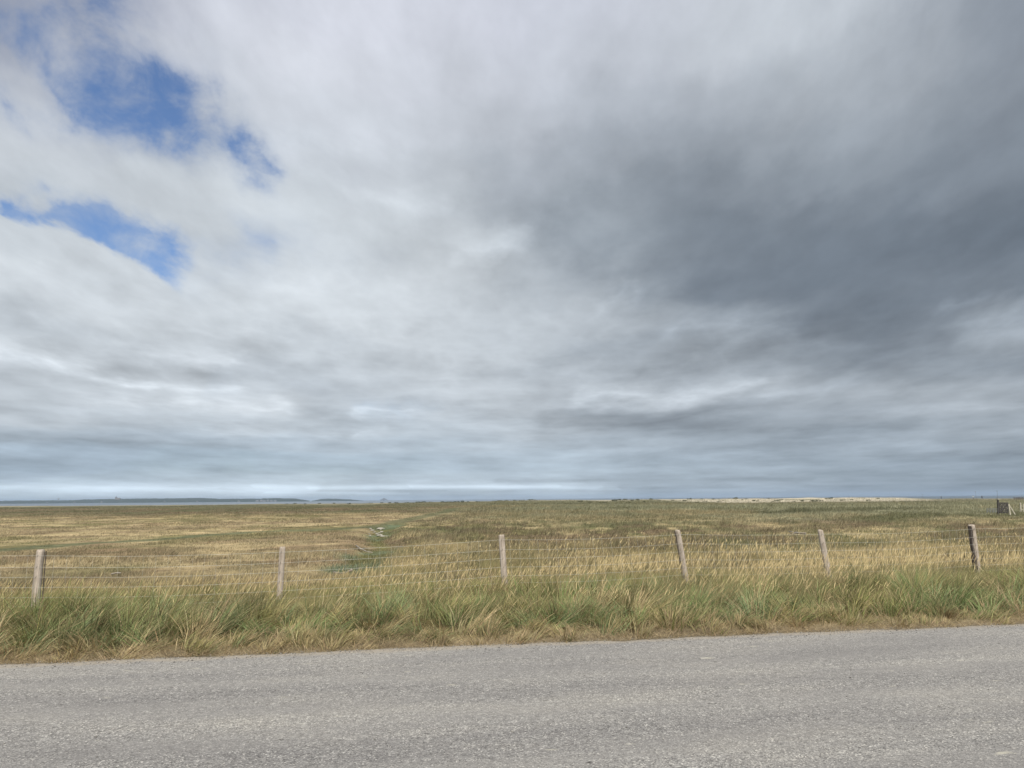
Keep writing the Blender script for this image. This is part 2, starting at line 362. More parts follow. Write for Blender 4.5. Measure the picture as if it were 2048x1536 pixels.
EYED = EYE
def height(x, y):
    e, s = edge_e(x, y)
    z = -0.012 + 0.05*sstep(0.02, 0.5, e)*1.0 - 0.012*0
    z = z + 0.05*(fbm(x*1.3, y*1.3, 3)-0.5)*sstep(0.1, 1.0, e)
    z = z - 0.30*sstep(3.0, 8.0, e) - 0.30*sstep(8, 40, e)
    z = z + sstep(14, 45, y)*0.26*(fbm(x*0.12+4, y*0.06, 4)-0.5)
    z = z + sstep(11, 20, y)*(1-sstep(60, 120, y))*(0.03+0.10*sstep(-1, 2, creek_side(x, y)))*(sstep(0.42, 0.68, fbm(x*0.75+50, y*0.75+12, 3))-0.3)
    z = z + sstep(60, 160, y)*0.25*(fbm(x*0.16+9, y*0.1+4, 3)-0.5)
    z = z + sstep(80, 160, y)*0.8*(fbm(x*0.025+9, y*0.016, 4)-0.5)
    # shingle ridge and dunes before the shore
    az_ = x/np.maximum(y, 1)
    dune = sstep(285, 345, y)*(1-sstep(395, 440, y))
    rightside = sstep(-0.28, 0.12, az_)*(1-sstep(0.50, 0.60, az_))
    z = z + dune*(0.32+0.95*rightside)*(0.40+1.15*fbm(x*0.045, y*0.03, 4))
    z = z - 2.4*sstep(400, 470, y)
    # creek cut
    dc = creek_d(x, y)
    z = z - 0.22*(1-sstep(0.3, 1.5, dc))*sstep(14, 18, y)
    return z

def poly_d(P, x, y):
    best = np.full(np.shape(x), 1e9)
    for (ax, ay), (bx, by) in zip(P[:-1], P[1:]):
        vx, vy = bx-ax, by-ay; t = np.clip(((x-ax)*vx+(y-ay)*vy)/(vx*vx+vy*vy), 0, 1)
        best = np.minimum(best, np.hypot(x-ax-t*vx, y-ay-t*vy))
    return best
def gl(pts, z=-0.6): return [tuple(ground_at(x, y, z)[:2]) for x, y in pts]
CREEK = gl([(800, 1048), (765, 1058), (752, 1078), (762, 1100), (738, 1120), (722, 1140), (704, 1165)], -0.6)
PATH1 = gl([(-60, 1112), (160, 1089), (300, 1082), (400, 1073), (500, 1066), (640, 1061), (745, 1055)], -0.6)
PATH2 = gl([(756, 1056), (800, 1043), (880, 1026), (905, 1018), (1000, 1011)], -0.6)
GREEN1 = gl([(1555, 1027), (1700, 1021), (1850, 1018)], -0.6)
GREEN2 = gl([(1740, 1043), (1850, 1032), (1960, 1034), (2100, 1032)], -0.6)
GREEN3 = gl([(1380, 1040), (1500, 1044), (1560, 1048)], -0.6)
def creek_d(x, y): return poly_d(CREEK, x, y)
def creek_side(x, y):
    """> 0 to the right of the creek"""
    ys = np.array([p[1] for p in CREEK][::-1]); xs = np.array([p[0] for p in CREEK][::-1])
    return x-np.interp(y, ys, xs)

STRAW = np.array([0.43, 0.35, 0.215]); OCHRE = np.array([0.31, 0.24, 0.15]); GREEN = np.array([0.18, 0.18, 0.075])
OLIVE = np.array([0.118, 0.12, 0.065]); TEAL = np.array([0.155, 0.195, 0.125]); BROWN = np.array([0.165, 0.118, 0.08])
SAND = np.array([0.54, 0.49, 0.40]); GREY = np.array([0.265, 0.265, 0.175])
def lerp(a, b, t): return a+(b-a)*t[..., None]
def marsh_colour(x, y):
    x = np.asarray(x, float); y = np.asarray(y, float)
    e, s = edge_e(x, y)
    k = np.clip(y, 8, 400)
    n1 = fbm(x*0.10+3, y*0.055+8, 5, 0.6); n2 = fbm(x*0.6+31, y*0.35+2, 4, 0.6); n3 = fbm(x*0.033+60, y*0.02+20, 5, 0.6)
    right = sstep(-0.5, 0.8, creek_side(x, y)+(n2-0.5)*1.5)
    left = lerp(STRAW*0.95+0*x[..., None], OCHRE, sstep(0.38, 0.62, n2))
    left = lerp(left, GREEN*0.9+OCHRE*0.2, 0.75*sstep(0.52, 0.66, n1))
    rgt = lerp(OCHRE*0.6+GREEN*0.5+0*x[..., None], STRAW*0.85, sstep(0.42, 0.62, n2))
    rgt = lerp(rgt, GREEN*0.8+OCHRE*0.15, 0.8*sstep(0.5, 0.62, n1))
    c = lerp(left, rgt, right)
    n4 = fbm(x*0.35+77, y*0.26+51, 4, 0.6)
    n5 = fbm(x*0.22+7, y*0.13+91, 4, 0.6)
    c = lerp(c, OLIVE*1.1+GREEN*0.2+0*x[..., None], 0.85*sstep(0.52, 0.62, n5)*right)
    c = lerp(c, BROWN*1.0+OLIVE*0.2+0*x[..., None], 0.92*sstep(0.50, 0.60, n4)*(0.35+0.65*right))
    c = lerp(c, STRAW*1.1+0*x[..., None], 0.8*sstep(0.54, 0.64, 1-n4)*sstep(12, 20, y))
    # beyond 60 m on the right it turns grey green, then brown green banks
    gg = sstep(48, 85, y+30*(n3-0.5))*sstep(-0.16, 0.05, x/np.maximum(y, 1))
    gcol = lerp(GREY+0*x[..., None], STRAW*0.62+GREEN*0.2, sstep(0.45, 0.62, n3+0.3*(n2-0.5)))
    gcol = lerp(gcol, OLIVE, 0.7*sstep(0.55, 0.66, n1))
    c = lerp(c, gcol, 0.85*gg)
    # far left : tawny, then dark green scrubby band
    fl = sstep(100, 140, y+50*(n3-0.5))*(1-sstep(-0.14, 0.02, x/np.maximum(y, 1)))
    c = lerp(c, lerp(OLIVE*1.1+0*x[..., None], BROWN*1.1+OLIVE*0.3, sstep(0.4, 0.65, n1)), 0.92*fl)
    c = lerp(c, lerp(OLIVE+BROWN*0.25+0*x[..., None], GREY*0.7, sstep(0.5, 0.7, n2)), 0.85*sstep(215, 255, y+40*(n1-0.5)))
    for P, wd, cc, am in ((PATH1, 1.4, OLIVE*0.75+TEAL*0.35, 0.85), (PATH2, 1.6, OLIVE*0.85+TEAL*0.2, 0.8), (GREEN1, 6.0, OLIVE*0.8, 0.85), (GREEN2, 4.5, OLIVE*0.7+GREEN*0.2, 0.85), (GREEN3, 2.5, OLIVE, 0.7)):
        dd = poly_d(P, x, y)+wd*0.9*(n2-0.5)
        c = lerp(c, cc+0*x[..., None], am*(1-sstep(wd*0.45, wd, dd)))
    dcr = creek_d(x, y)+(n2-0.5)*1.2
    dcr = dcr+1.0*(n4-0.5)
    c = lerp(c, lerp(TEAL*1.05+0*x[..., None], GREEN*0.9, sstep(0.4, 0.6, n2)), 0.9*(1-sstep(0.35, 1.15, dcr))*sstep(15, 20, y))
    # sand and shingle ridge
    az_ = x/np.maximum(y, 1)
    pale = sstep(318, 345, y+30*(n1-0.5)+65*sstep(0.18, 0.36, az_))*(0.35+0.65*sstep(-0.1, 0.35, az_))*(1-sstep(0.54, 0.62, az_)*0.7)
    pale = pale*sstep(0.30, 0.46, fbm(x*0.05+7, y*0.03+3, 4)+0.15*sstep(0.15, 0.4, az_))
    c = lerp(c, SAND+0*x[..., None], np.clip(pale, 0, 1))
    c = lerp(c, SAND*0.45+0*x[..., None], sstep(425, 450, y))
    # thatch and bare soil at the road
    c = lerp(c, np.array([0.32, 0.27, 0.20])+0*x[..., None], (1-sstep(0.1, 0.5, e)))
    return c

# ------------------------------------------------------------------ ground sheet
gm, t, bs, out = mat_new('meadow_soil')
vc = t.nodes.new('ShaderNodeVertexColor'); vc.layer_name = 'Col'
tcn = t.nodes.new('ShaderNodeTexCoord')
nA = tnoise(t, tcn.outputs['Object'], 2.2, 8, 0.7); nB = tnoise(t, tmap(t, tcn.outputs['Object'], (0.22, 0.22, 1)), 1.0, 8, 0.72)
r1 = ramp_node(t, nA.outputs[0], [(0.3, (0.55, 0.55, 0.52)), (0.7, (1.3, 1.27, 1.2))])
r2 = ramp_node(t, nB.outputs[0], [(0.32, (0.62, 0.66, 0.6)), (0.68, (1.3, 1.25, 1.2))])
c = tmix(t, 1.0, vc.outputs[0], r1.outputs[0], 'MULTIPLY'); c = tmix(t, 1.0, c, r2.outputs[0], 'MULTIPLY')
t.links.new(c, bs.inputs['Base Color']); bs.inputs['Roughness'].default_value = 0.95; bs.inputs['Specular IOR Level'].default_value = 0.1
tbump(t, nA.outputs[0], bs, 0.7, 0.12)
yy = np.concatenate([np.linspace(-30, 4, 18), 4+np.cumsum(np.linspace(0.12, 0.2, 150)), ])
g = [yy[-1]]
while g[-1] < 480: g.append(g[-1]+max(0.2, g[-1]*0.0088))
yy = np.concatenate([yy, g[1:]])
tt = np.linspace(-1, 1, 420)
X = (np.clip(np.abs(yy), 14, None)[:, None]*1.05+8)*tt[None, :]; Y = np.repeat(yy[:, None], len(tt), 1)
Z = height(X, Y)
road_mask = edge_e(X, Y)[0] < -0.02
Z[road_mask] = -0.03
cols = marsh_colour(X, Y)
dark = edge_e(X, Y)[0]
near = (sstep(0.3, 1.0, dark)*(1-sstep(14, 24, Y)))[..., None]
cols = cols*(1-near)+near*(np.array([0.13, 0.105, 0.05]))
nr, nc = X.shape
idx = (np.arange(nr-1)[:, None]*nc+np.arange(nc-1)[None, :]).ravel()
quads = np.stack([idx, idx+1, idx+nc+1, idx+nc], 1)
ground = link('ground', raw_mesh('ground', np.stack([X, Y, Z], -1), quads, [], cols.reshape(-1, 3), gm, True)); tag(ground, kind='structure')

# ------------------------------------------------------------------ road
rm, t, bs, out = mat_new('worn_asphalt')
tcn = t.nodes.new('ShaderNodeTexCoord'); ob = tcn.outputs['Object']
vo = t.nodes.new('ShaderNodeTexVoronoi'); vo.inputs['Scale'].default_value = 105; t.links.new(ob, vo.inputs['Vector'])
sepv = t.nodes.new('ShaderNodeSeparateColor'); t.links.new(vo.outputs['Color'], sepv.inputs[0])
chips = ramp_node(t, sepv.outputs[0], [(0.0, (0.11, 0.107, 0.10)), (0.3, (0.205, 0.2, 0.19)), (0.8, (0.275, 0.266, 0.25)), (0.95, (0.38, 0.37, 0.34)), (1.0, (0.56, 0.54, 0.49))])
fine = tnoise(t, ob, 160, 3, 0.7); fr = ramp_node(t, fine.outputs[0], [(0.3, (0.62, 0.62, 0.62)), (0.7, (1.35, 1.35, 1.35))])
c = tmix(t, 1.0, chips.outputs[0], fr.outputs[0], 'MULTIPLY')
med = tnoise(t, ob, 14, 5, 0.65); mr_ = ramp_node(t, med.outputs[0], [(0.3, (0.80, 0.79, 0.79)), (0.7, (1.2, 1.2, 1.2))])
c = tmix(t, 1.0, c, mr_.outputs[0], 'MULTIPLY')
band = tnoise(t, tmap(t, ob, (0.07, 1.0, 1)), 1.6, 4, 0.6); br = ramp_node(t, band.outputs[0], [(0.3, (0.87, 0.87, 0.88)), (0.7, (1.12, 1.12, 1.11))])
c = tmix(t, 1.0, c, br.outputs[0], 'MULTIPLY')
# worn smooth wheel track: finer, more even binder
trk = tnoise(t, tmap(t, ob, (0.12, 0.9, 1)), 2.3, 5, 0.6)
trkf = t.nodes.new('ShaderNodeMapRange'); t.links.new(trk.outputs[0], trkf.inputs[0]); trkf.inputs[1].default_value = 0.42; trkf.inputs[2].default_value = 0.62
trkf.inputs[3].default_value = 0.0; trkf.inputs[4].default_value = 0.45
c = tmix(t, trkf.outputs[0], c, (0.245, 0.236, 0.222))
blt = tnoise(t, tmap(t, ob, (0.35, 1.0, 1)), 1.1, 5, 0.62); blr = ramp_node(t, blt.outputs[0], [(0.32, (0.86, 0.86, 0.87)), (0.5, (1, 1, 1)), (0.68, (1.13, 1.12, 1.09))])
c = tmix(t, 1.0, c, blr.outputs[0], 'MULTIPLY')
c = tmix(t, 1.0, c, (1.115, 1.105, 1.09), 'MULTIPLY')
# pits and dark flecks, pale repairs
pit = tnoise(t, tmap(t, ob, (0.45, 1.0, 1), (0, 0, 0.2)), 11, 3, 0.6); pr = ramp_node(t, pit.outputs[0], [(0.685, (1, 1, 1)), (0.73, (0.35, 0.34, 0.33))])
c = tmix(t, 1.0, c, pr.outputs[0], 'MULTIPLY')
pal = tnoise(t, tmap(t, ob, (0.4, 1.0, 1)), 7, 3, 0.5); pl = ramp_node(t, pal.outputs[0], [(0.69, (0, 0, 0)), (0.75, (0.8, 0.8, 0.8))])
c = tmix(t, pl.outputs[0], c, (0.50, 0.47, 0.38))
# sand washed along the edge (object space y = distance to the edge)
so_ = t.nodes.new('ShaderNodeSeparateXYZ'); t.links.new(ob, so_.inputs[0])
en = tnoise(t, ob, 3.5, 6, 0.7)
ad = t.nodes.new('ShaderNodeMath'); ad.operation = 'MULTIPLY_ADD'; t.links.new(en.outputs[0], ad.inputs[0]); ad.inputs[1].default_value = 0.34; t.links.new(so_.outputs[1], ad.inputs[2])
mre = t.nodes.new('ShaderNodeMapRange'); t.links.new(ad.outputs[0], mre.inputs[0]); mre.inputs[1].default_value = -0.03; mre.inputs[2].default_value = 0.09
mre.inputs[4].default_value = 0.8
c = tmix(t, mre.outputs[0], c, (0.36, 0.315, 0.25))
t.links.new(c, bs.inputs['Base Color']); bs.inputs['Roughness'].default_value = 0.9; bs.inputs['Specular IOR Level'].default_value = 0.2
hsum = t.nodes.new('ShaderNodeMath'); hsum.operation = 'ADD'; t.links.new(vo.outputs['Distance'], hsum.inputs[0]); t.links.new(fine.outputs[0], hsum.inputs[1])
tbump(t, hsum.outputs[0], bs, 0.55, 0.008)
ss = np.linspace(-70, 90, 900); LV = 16
V = []; 
for j in range(LV):
    f = j/(LV-1)
    if j == 0: off = edge_wobble(ss)-0.0
    else: off = -0.25-7.0*((j-1)/(LV-2))**1.2+0*ss
    V.append(np.stack([ss, off, 0.0+0*ss], -1))
V = np.array(V); nr, nc = V.shape[:2]
idx = (np.arange(nr-1)[:, None]*nc+np.arange(nc-1)[None, :]).ravel()
road = link('road', raw_mesh('road', V, np.stack([idx, idx+nc, idx+nc+1, idx+1], 1), [], None, rm))
road.matrix_world = Matrix(((ED[0], EN[0], 0, EA[0]), (ED[1], EN[1], 0, EA[1]), (0, 0, 1, 0), (0, 0, 0, 1)))
tag(road, kind='structure')
# grit along the edge
gr_n = 9000
s_ = rng.uniform(-9, 22, gr_n); o_ = -np.abs(rng.normal(0, 0.20, gr_n))+0.07; far_ = rng.random(gr_n) < 0.12; o_[far_] = -rng.uniform(0, 3.6, far_.sum())
P = EA[None]+s_[:, None]*ED+o_[:, None]*EN; rad = rng.uniform(0.0025, 0.0085, gr_n)*np.where(rng.random(gr_n) < 0.03, 1.8, 1)
octv = np.array([(1, 0, 0), (0, 1, 0), (-1, 0, 0), (0, -1, 0), (0, 0, 0.8), (0, 0, -0.5)], float)
octf = np.array([(0, 1, 4), (1, 2, 4), (2, 3, 4), (3, 0, 4), (1, 0, 5), (2, 1, 5), (3, 2, 5), (0, 3, 5)])
a_ = rng.uniform(0, 6.28, gr_n); ca, sa = np.cos(a_), np.sin(a_)
jit = octv[None]*rng.uniform(0.6, 1.3, (gr_n, 6, 1))
vx = (jit[..., 0]*ca[:, None]-jit[..., 1]*sa[:, None])*rad[:, None]+P[:, 0, None]
vy = (jit[..., 0]*sa[:, None]+jit[..., 1]*ca[:, None])*rad[:, None]+P[:, 1, None]
vz = jit[..., 2]*rad[:, None]+0.004
gcol = np.array([0.3, 0.285, 0.26])*rng.uniform(0.45, 1.6, (gr_n, 1))
def attr_mat(name, rough=0.7, transl=0.0, spec=0.2, vary=0.0):
    m, t, bs, out = mat_new(name)
    v = t.nodes.new('ShaderNodeVertexColor'); v.layer_name = 'Col'
    t.links.new(v.outputs[0], bs.inputs['Base Color']); bs.inputs['Roughness'].default_value = rough; bs.inputs['Specular IOR Level'].default_value = spec
    if transl:
        tr = t.nodes.new('ShaderNodeBsdfTranslucent'); t.links.new(v.outputs[0], tr.inputs[0])
        ms = t.nodes.new('ShaderNodeMixShader'); ms.inputs[0].default_value = transl
        t.links.new(bs.outputs[0], ms.inputs[1]); t.links.new(tr.outputs[0], ms.inputs[2]); t.links.new(ms.outputs[0], out.inputs[0])
    return m
grit = link('loose_gravel', raw_mesh('loose_gravel', np.stack([vx, vy, vz], -1), [], (octf[None]+np.arange(gr_n)[:, None, None]*6), np.repeat(gcol, 6, 0), attr_mat('gravel', 0.9)))
tag(grit, 'fine grey gravel loose along the edge of the road', 'gravel', kind='stuff')

# ------------------------------------------------------------------ sea, shore, far land
sm, t, bs, out = mat_new('sea_water')
bs.inputs['Base Color'].default_value = (0.07, 0.10, 0.12, 1); bs.inputs['Roughness'].default_value = 0.28; bs.inputs['Specular IOR Level'].default_value = 0.5
tcn = t.nodes.new('ShaderNodeTexCoord'); n = tnoise(t, tmap(t, tcn.outputs['Object'], (0.02, 0.06, 1)), 4, 6, 0.6); tbump(t, n.outputs[0], bs, 1.0, 2.5)
cr = ramp_node(t, tnoise(t, tmap(t, tcn.outputs['Object'], (0.0004, 0.0022, 1)), 2.0, 5, 0.6).outputs[0], [(0.35, (0.06, 0.085, 0.105)), (0.7, (0.15, 0.17, 0.18))]); t.links.new(cr.outputs[0], bs.inputs['Base Color'])
V = [(-50000, 440, -3.4), (50000, 440, -3.4), (50000, 60000, -3.4), (-50000, 60000, -3.4)]
sea = link('sea', raw_mesh('sea', V, [(0, 1, 2, 3)], [], None, sm)); tag(sea, kind='structure')
fm = simple_mat('wet_sand', (0.24, 0.225, 0.19), (0.34, 0.31, 0.26), 0.02, 0.6, 0, (0.3, 1, 1))
V = [(-460, 436, -2.75), (900, 436, -2.75), (1500, 900, -3.3), (300, 1050, -3.385), (-500, 640, -3.385)]
me = bpy.data.meshes.new('tidal_flat'); me.from_pydata(V, [], [(0, 1, 2, 3, 4)]); me.materials.append(fm); flat = link('tidal_flat', me); tag(flat, kind='structure')

def far_ridge(name, pts, Y, mat, depth=900, base=-3.2, bumpy=2.0):
    """low land seen across the water: crest height follows the list (pixel column, crest height in metres)"""
    xs = np.linspace(pts[0][0], pts[-1][0], 420); hs = np.interp(xs, [p[0] for p in pts], [p[1] for p in pts])
    wx = (xs-1024)/FPX*Y/math.cos(PITCH)*1.0
    rows = []
    for f, k in ((0, 0.0), (0.06, 0.35), (0.2, 0.7), (0.4, 0.9), (0.6, 1.0), (1.0, 0.8), (1.3, 0.0)):
        nz = bumpy*(fbm(wx*0.02+f*31, wx*0+f*9+2, 4)-0.5)*min(1, k*2)*np.clip(hs/6, 0, 1)*2
        rows.append(np.stack([wx*(1+f*depth/Y), Y+f*depth+0*wx+60*(fbm(wx*0.003, 0*wx+7, 3)-0.5), base+1.22*np.maximum(hs*k+nz, 0)], -1))
    V = np.array(rows); nr, nc = V.shape[:2]
    idx = (np.arange(nr-1)[:, None]*nc+np.arange(nc-1)[None, :]).ravel()
    return link(name, raw_mesh(name, V, np.stack([idx, idx+1, idx+nc+1, idx+nc], 1), [], None, mat, False)), wx
FAR = 4200.0
hm = simple_mat('far_fields_and_woods', (0.03, 0.042, 0.032), (0.06, 0.072, 0.05), 0.02, 0.95, 0, (1, 1, 1))
hills, _ = far_ridge('hills', [(-420, 12), (-200, 16), (0, 14), (60, 16), (165, 15), (190, 19), (260, 21), (310, 22), (360, 21), (420, 22), (450, 17), (520, 16), (560, 18), (600, 15), (628, 3)], FAR, hm); tag(hills, kind='structure')
hills2, _ = far_ridge('headland', [(630, 1), (650, 12), (665, 15), (700, 10), (720, 5), (735, 0)], FAR*1.15, hm, 500); tag(hills2, kind='structure')

# trees on the far shore read as one wood
def crown_cloud(cent, rad, n, rr):
    """clump of small leaf faces spread over several balls; returns verts (n*3)"""
    k = rr.integers(0, len(cent), n); d = rr.normal(size=(n, 3)); d /= np.linalg.norm(d, axis=1)[:, None]
    p = cent[k]+d*rad[k][:, None]*rr.uniform(0.75, 1.05, (n, 1))
    return p
wxs = rng.uniform(-300, 620, 900); 
wy = FAR+rng.uniform(60, 520, 900); wX = (wxs-1024)/FPX*wy/math.cos(PITCH)
def hgt(px): return np.interp(px, [-420, -200, 0, 60, 165, 190, 260, 310, 360, 420, 450, 520, 560, 600, 628], [12, 16, 14, 16, 15, 19, 21, 22, 21, 22, 17, 16, 18, 15, 3])
wZ = -3.2+1.22*hgt(wxs)*np.clip((wy-FAR)/400, 0.3, 0.95)-1
cent = np.stack([wX, wy, wZ], -1); rad = rng.uniform(2.0, 4.5, 900)
ico = [];
phi = (1+5**.5)/2
icv = np.array([(-1, phi, 0), (1, phi, 0), (-1, -phi, 0), (1, -phi, 0), (0, -1, phi), (0, 1, phi), (0, -1, -phi), (0, 1, -phi), (phi, 0, -1), (phi, 0, 1), (-phi, 0, -1), (-phi, 0, 1)])/1.9
icf = np.array([(0, 11, 5), (0, 5, 1), (0, 1, 7), (0, 7, 10), (0, 10, 11), (1, 5, 9), (5, 11, 4), (11, 10, 2), (10, 7, 6), (7, 1, 8), (3, 9, 4), (3, 4, 2), (3, 2, 6), (3, 6, 8), (3, 8, 9), (4, 9, 5), (2, 4, 11), (6, 2, 10), (8, 6, 7), (9, 8, 1)])
Vw = cent[:, None]+icv[None]*rad[:, None, None]*rng.uniform(0.6, 1.3, (900, 12, 1))
wood = link('distant_wood', raw_mesh('distant_wood', Vw, [], icf[None]+np.arange(900)[:, None, None]*12, None, simple_mat('far_foliage', (0.03, 0.045, 0.03), (0.06, 0.075, 0.04), 0.05)))
tag(wood, 'blue-hazed belt of trees along the far shore', 'wood', kind='stuff')

wall_m = simple_mat('pale_render', (0.24, 0.23, 0.22), (0.34, 0.33, 0.32), 0.3); slate_m = simple_mat('slate', (0.10, 0.11, 0.13), (0.16, 0.165, 0.18), 0.6); stone_m = simple_mat('far_granite', (0.16, 0.15, 0.14), (0.24, 0.22, 0.2), 0.4)
def house_parts(root, wd, dp, ht):
    b = MB(); b.box((0, 0, ht/2), (wd, dp, ht)); b.build('wall', wall_m, root)
    r = MB(); o = 0.4
    r.add([(-wd/2-o, -dp/2-o, ht), (wd/2+o, -dp/2-o, ht), (wd/2+o, dp/2+o, ht), (-wd/2-o, dp/2+o, ht), (-wd/2-o, 0, ht+dp*0.45), (wd/2+o, 0, ht+dp*0.45)], [(0, 1, 5, 4), (2, 3, 4, 5), (0, 4, 3), (1, 2, 5), (3, 2, 1, 0)]); r.build('roof', slate_m, root)
def hz_at(px, dep):
    d = ray(px, 1000); return d[0]/d[1]*dep
hx = [(515, 22, 7), (523, 16, 9), (529, 20, 6), (536, 14, 8), (543, 18, 6), (551, 15, 7), (478, 14, 6), (204, 14, 6), (150, 14, 6), (330, 12, 5), (95, 12, 6), (395, 13, 5)]
for i, (px, wd, ht) in enumerate(hx):
    wd *= 0.8 if i < 6 else 0.6; ht *= 0.75
    hy = FAR+28-(i % 3)*6
    r = empty('house', (hz_at(px, hy), hy, -2.2+(1.2 if i in (1, 3, 7, 9) else 0))); house_parts(r, wd, 9, ht)
    if i < 6: tag(r, ['long white house at the left end of the pale cluster on the far shore', 'tallest white house in the pale cluster on the far shore', 'low white house in the middle of the pale cluster on the far shore', 'tall narrow white house in the middle of the pale cluster on the far shore', 'low white house right of the middle of the pale cluster on the far shore', 'small white house at the right end of the pale cluster on the far shore'][i], 'house', 'white houses on the far shore')
    else: tag(r, {6: 'lone pale house just left of the white cluster on the far shore', 7: 'lone pale house on the far shore left of the church tower', 8: 'lone pale house on the far shore well left of the church', 9: 'lone pale house on the far shore between church and wooded rise', 10: 'leftmost lone pale house on the far shore', 11: 'lone pale house below the wooded rise of the far shore'}[i], 'house', 'scattered houses on the far shore')
cy = FAR+230; ch = empty('church', (hz_at(234, cy), cy, 13.5))
b = MB(); b.box((-6, 0, 8), (9, 9, 16)); b.build('tower', stone_m, ch)
b = MB(); b.add([(-10.5, -4.5, 16), (-1.5, -4.5, 16), (-1.5, 4.5, 16), (-10.5, 4.5, 16), (-6, 0, 23)], [(0, 1, 4), (1, 2, 4), (2, 3, 4), (3, 0, 4), (3, 2, 1, 0)]); b.build('spire', slate_m, ch)
b = MB(); b.box((9, 0, 4.5), (20, 10, 9)); b.add([(-1, -5.4, 9), (19.5, -5.4, 9), (19.5, 5.4, 9), (-1, 5.4, 9), (-1, 0, 14), (19.5, 0, 14)], [(0, 1, 5, 4), (2, 3, 4, 5), (0, 4, 3), (1, 2, 5), (3, 2, 1, 0)]); b.build('nave', stone_m, ch)
tag(ch, 'dark church tower rising above the trees of the far shore', 'church')
wt = empty('water_tower', (hz_at(117, cy), cy, 10)); b = MB(); b.tube([(0, 0, 0), (0, 0, 11)], [2.2, 1.8], 12); b.build('shaft', wall_m, wt)
b = MB(); b.tube([(0, 0, 10.5), (0, 0, 13), (0, 0, 16), (0, 0, 17)], [2.2, 5, 5, 1.5], 14); b.build('tank', wall_m, wt); tag(wt, 'faint pale water tower above the far shore trees at left', 'water tower')
# pointed rock far out
iy = 9000.0; ix = hz_at(768, iy)
b = MB(); b.tube([(0, 0, -1), (0, 0, 6), (0, 0, 14), (0, 0, 22), (0, 0, 30)], [60, 52, 30, 14, 5], 14, wob=0.18)
isl = b.build('island', simple_mat('far_rock', (0.09, 0.09, 0.085), (0.15, 0.14, 0.13), 0.05)); isl.location = (ix, iy, -3.4); tag(isl, kind='structure')

# ------------------------------------------------------------------ shrubs on the shingle ridge
bush_m = attr_mat('shrub_leaf', 0.8, 0.15)
def bush_mesh(seed):
    rr = np.random.default_rng(seed); nb = rr.integers(4, 7)
    ce = np.stack([rr.uniform(-0.9, 0.9, nb), rr.uniform(-0.5, 0.5, nb), rr.uniform(0.2, 0.6, nb)], -1); ra = rr.uniform(0.3, 0.55, nb)
    n = 520; p = crown_cloud(ce, ra, n, rr); p[:, 2] = np.maximum(p[:, 2], 0.02)
    a = rr.normal(size=(n, 3))*0.07; b = rr.normal(size=(n, 3))*0.07
    V = np.stack([p-a, p+a, p+b], 1); col = np.array([0.075, 0.085, 0.045])*rr.uniform(0.6, 1.5, (n, 1))
    return raw_mesh('shrub_foliage', V, [], np.arange(n*3).reshape(-1, 3), np.repeat(col, 3, 0), bush_m)
bms = [bush_mesh(k) for k in range(5)]
stem_m = simple_mat('shrub_wood', (0.10, 0.08, 0.06), (0.16, 0.13, 0.1), 6)
sb = MB()
for a in range(5): sb.tube([(0, 0, -0.1), (0.25*math.cos(a*1.26), 0.2*math.sin(a*1.26), 0.25), (0.6*math.cos(a*1.26), 0.35*math.sin(a*1.26), 0.5)], [0.03, 0.02, 0.01], 5)
stem0 = sb.build('stem', stem_m)
COL.objects.unlink(stem0)
bush_px = [575, 590, 612, 640, 668, 700, 742, 765, 778, 792, 812, 825, 835, 846, 858, 868, 877, 884, 892, 898, 905, 915, 925, 938, 952, 958, 985, 1000, 1012, 1030, 1045, 1062,
           1162, 1180, 1201, 1209, 1226, 1231, 1240, 1249, 1258, 1263, 1275, 1290, 1302, 1318, 1333, 1345, 1358, 1367, 1380, 1392, 1404, 1412, 1425, 1438, 1448, 1460, 1470, 1484, 1493, 1508, 1515, 1537, 1545, 1553, 1562, 1587, 1605, 1626, 1632, 1644, 1655, 1664, 1682, 1689, 1701, 1735, 1757]
zones = [(700, 'far left of the ridge'), (1100, 'left part of the ridge'), (1500, 'middle of the ridge'), (3000, 'pale sand at the right of the ridge')]
for i, px in enumerate(bush_px):
    by = random.uniform(338, 392) if px < 1100 else random.uniform(288, 345); bx = hz_at(px+random.uniform(-2, 2), by)
    sc_ = random.uniform(0.5, 1.0)*(0.85 if px < 760 else 1)
    r = empty('shrub', (bx, by, float(height(np.array(bx), np.array(by)))-0.08)); r.rotation_euler.z = random.uniform(-0.6, 0.6); r.scale = (sc_*random.uniform(0.9, 1.7), sc_, sc_*random.uniform(0.7, 1.15))
    f = link('foliage', bms[i % 5], r); s2 = link('stem', stem0.data, r)
    zn = [z for lim, z in zones if px < lim][0]
    tag(r, 'small dark shrub among its like on the '+zn, 'shrub', 'dark shrubs on the '+zn)

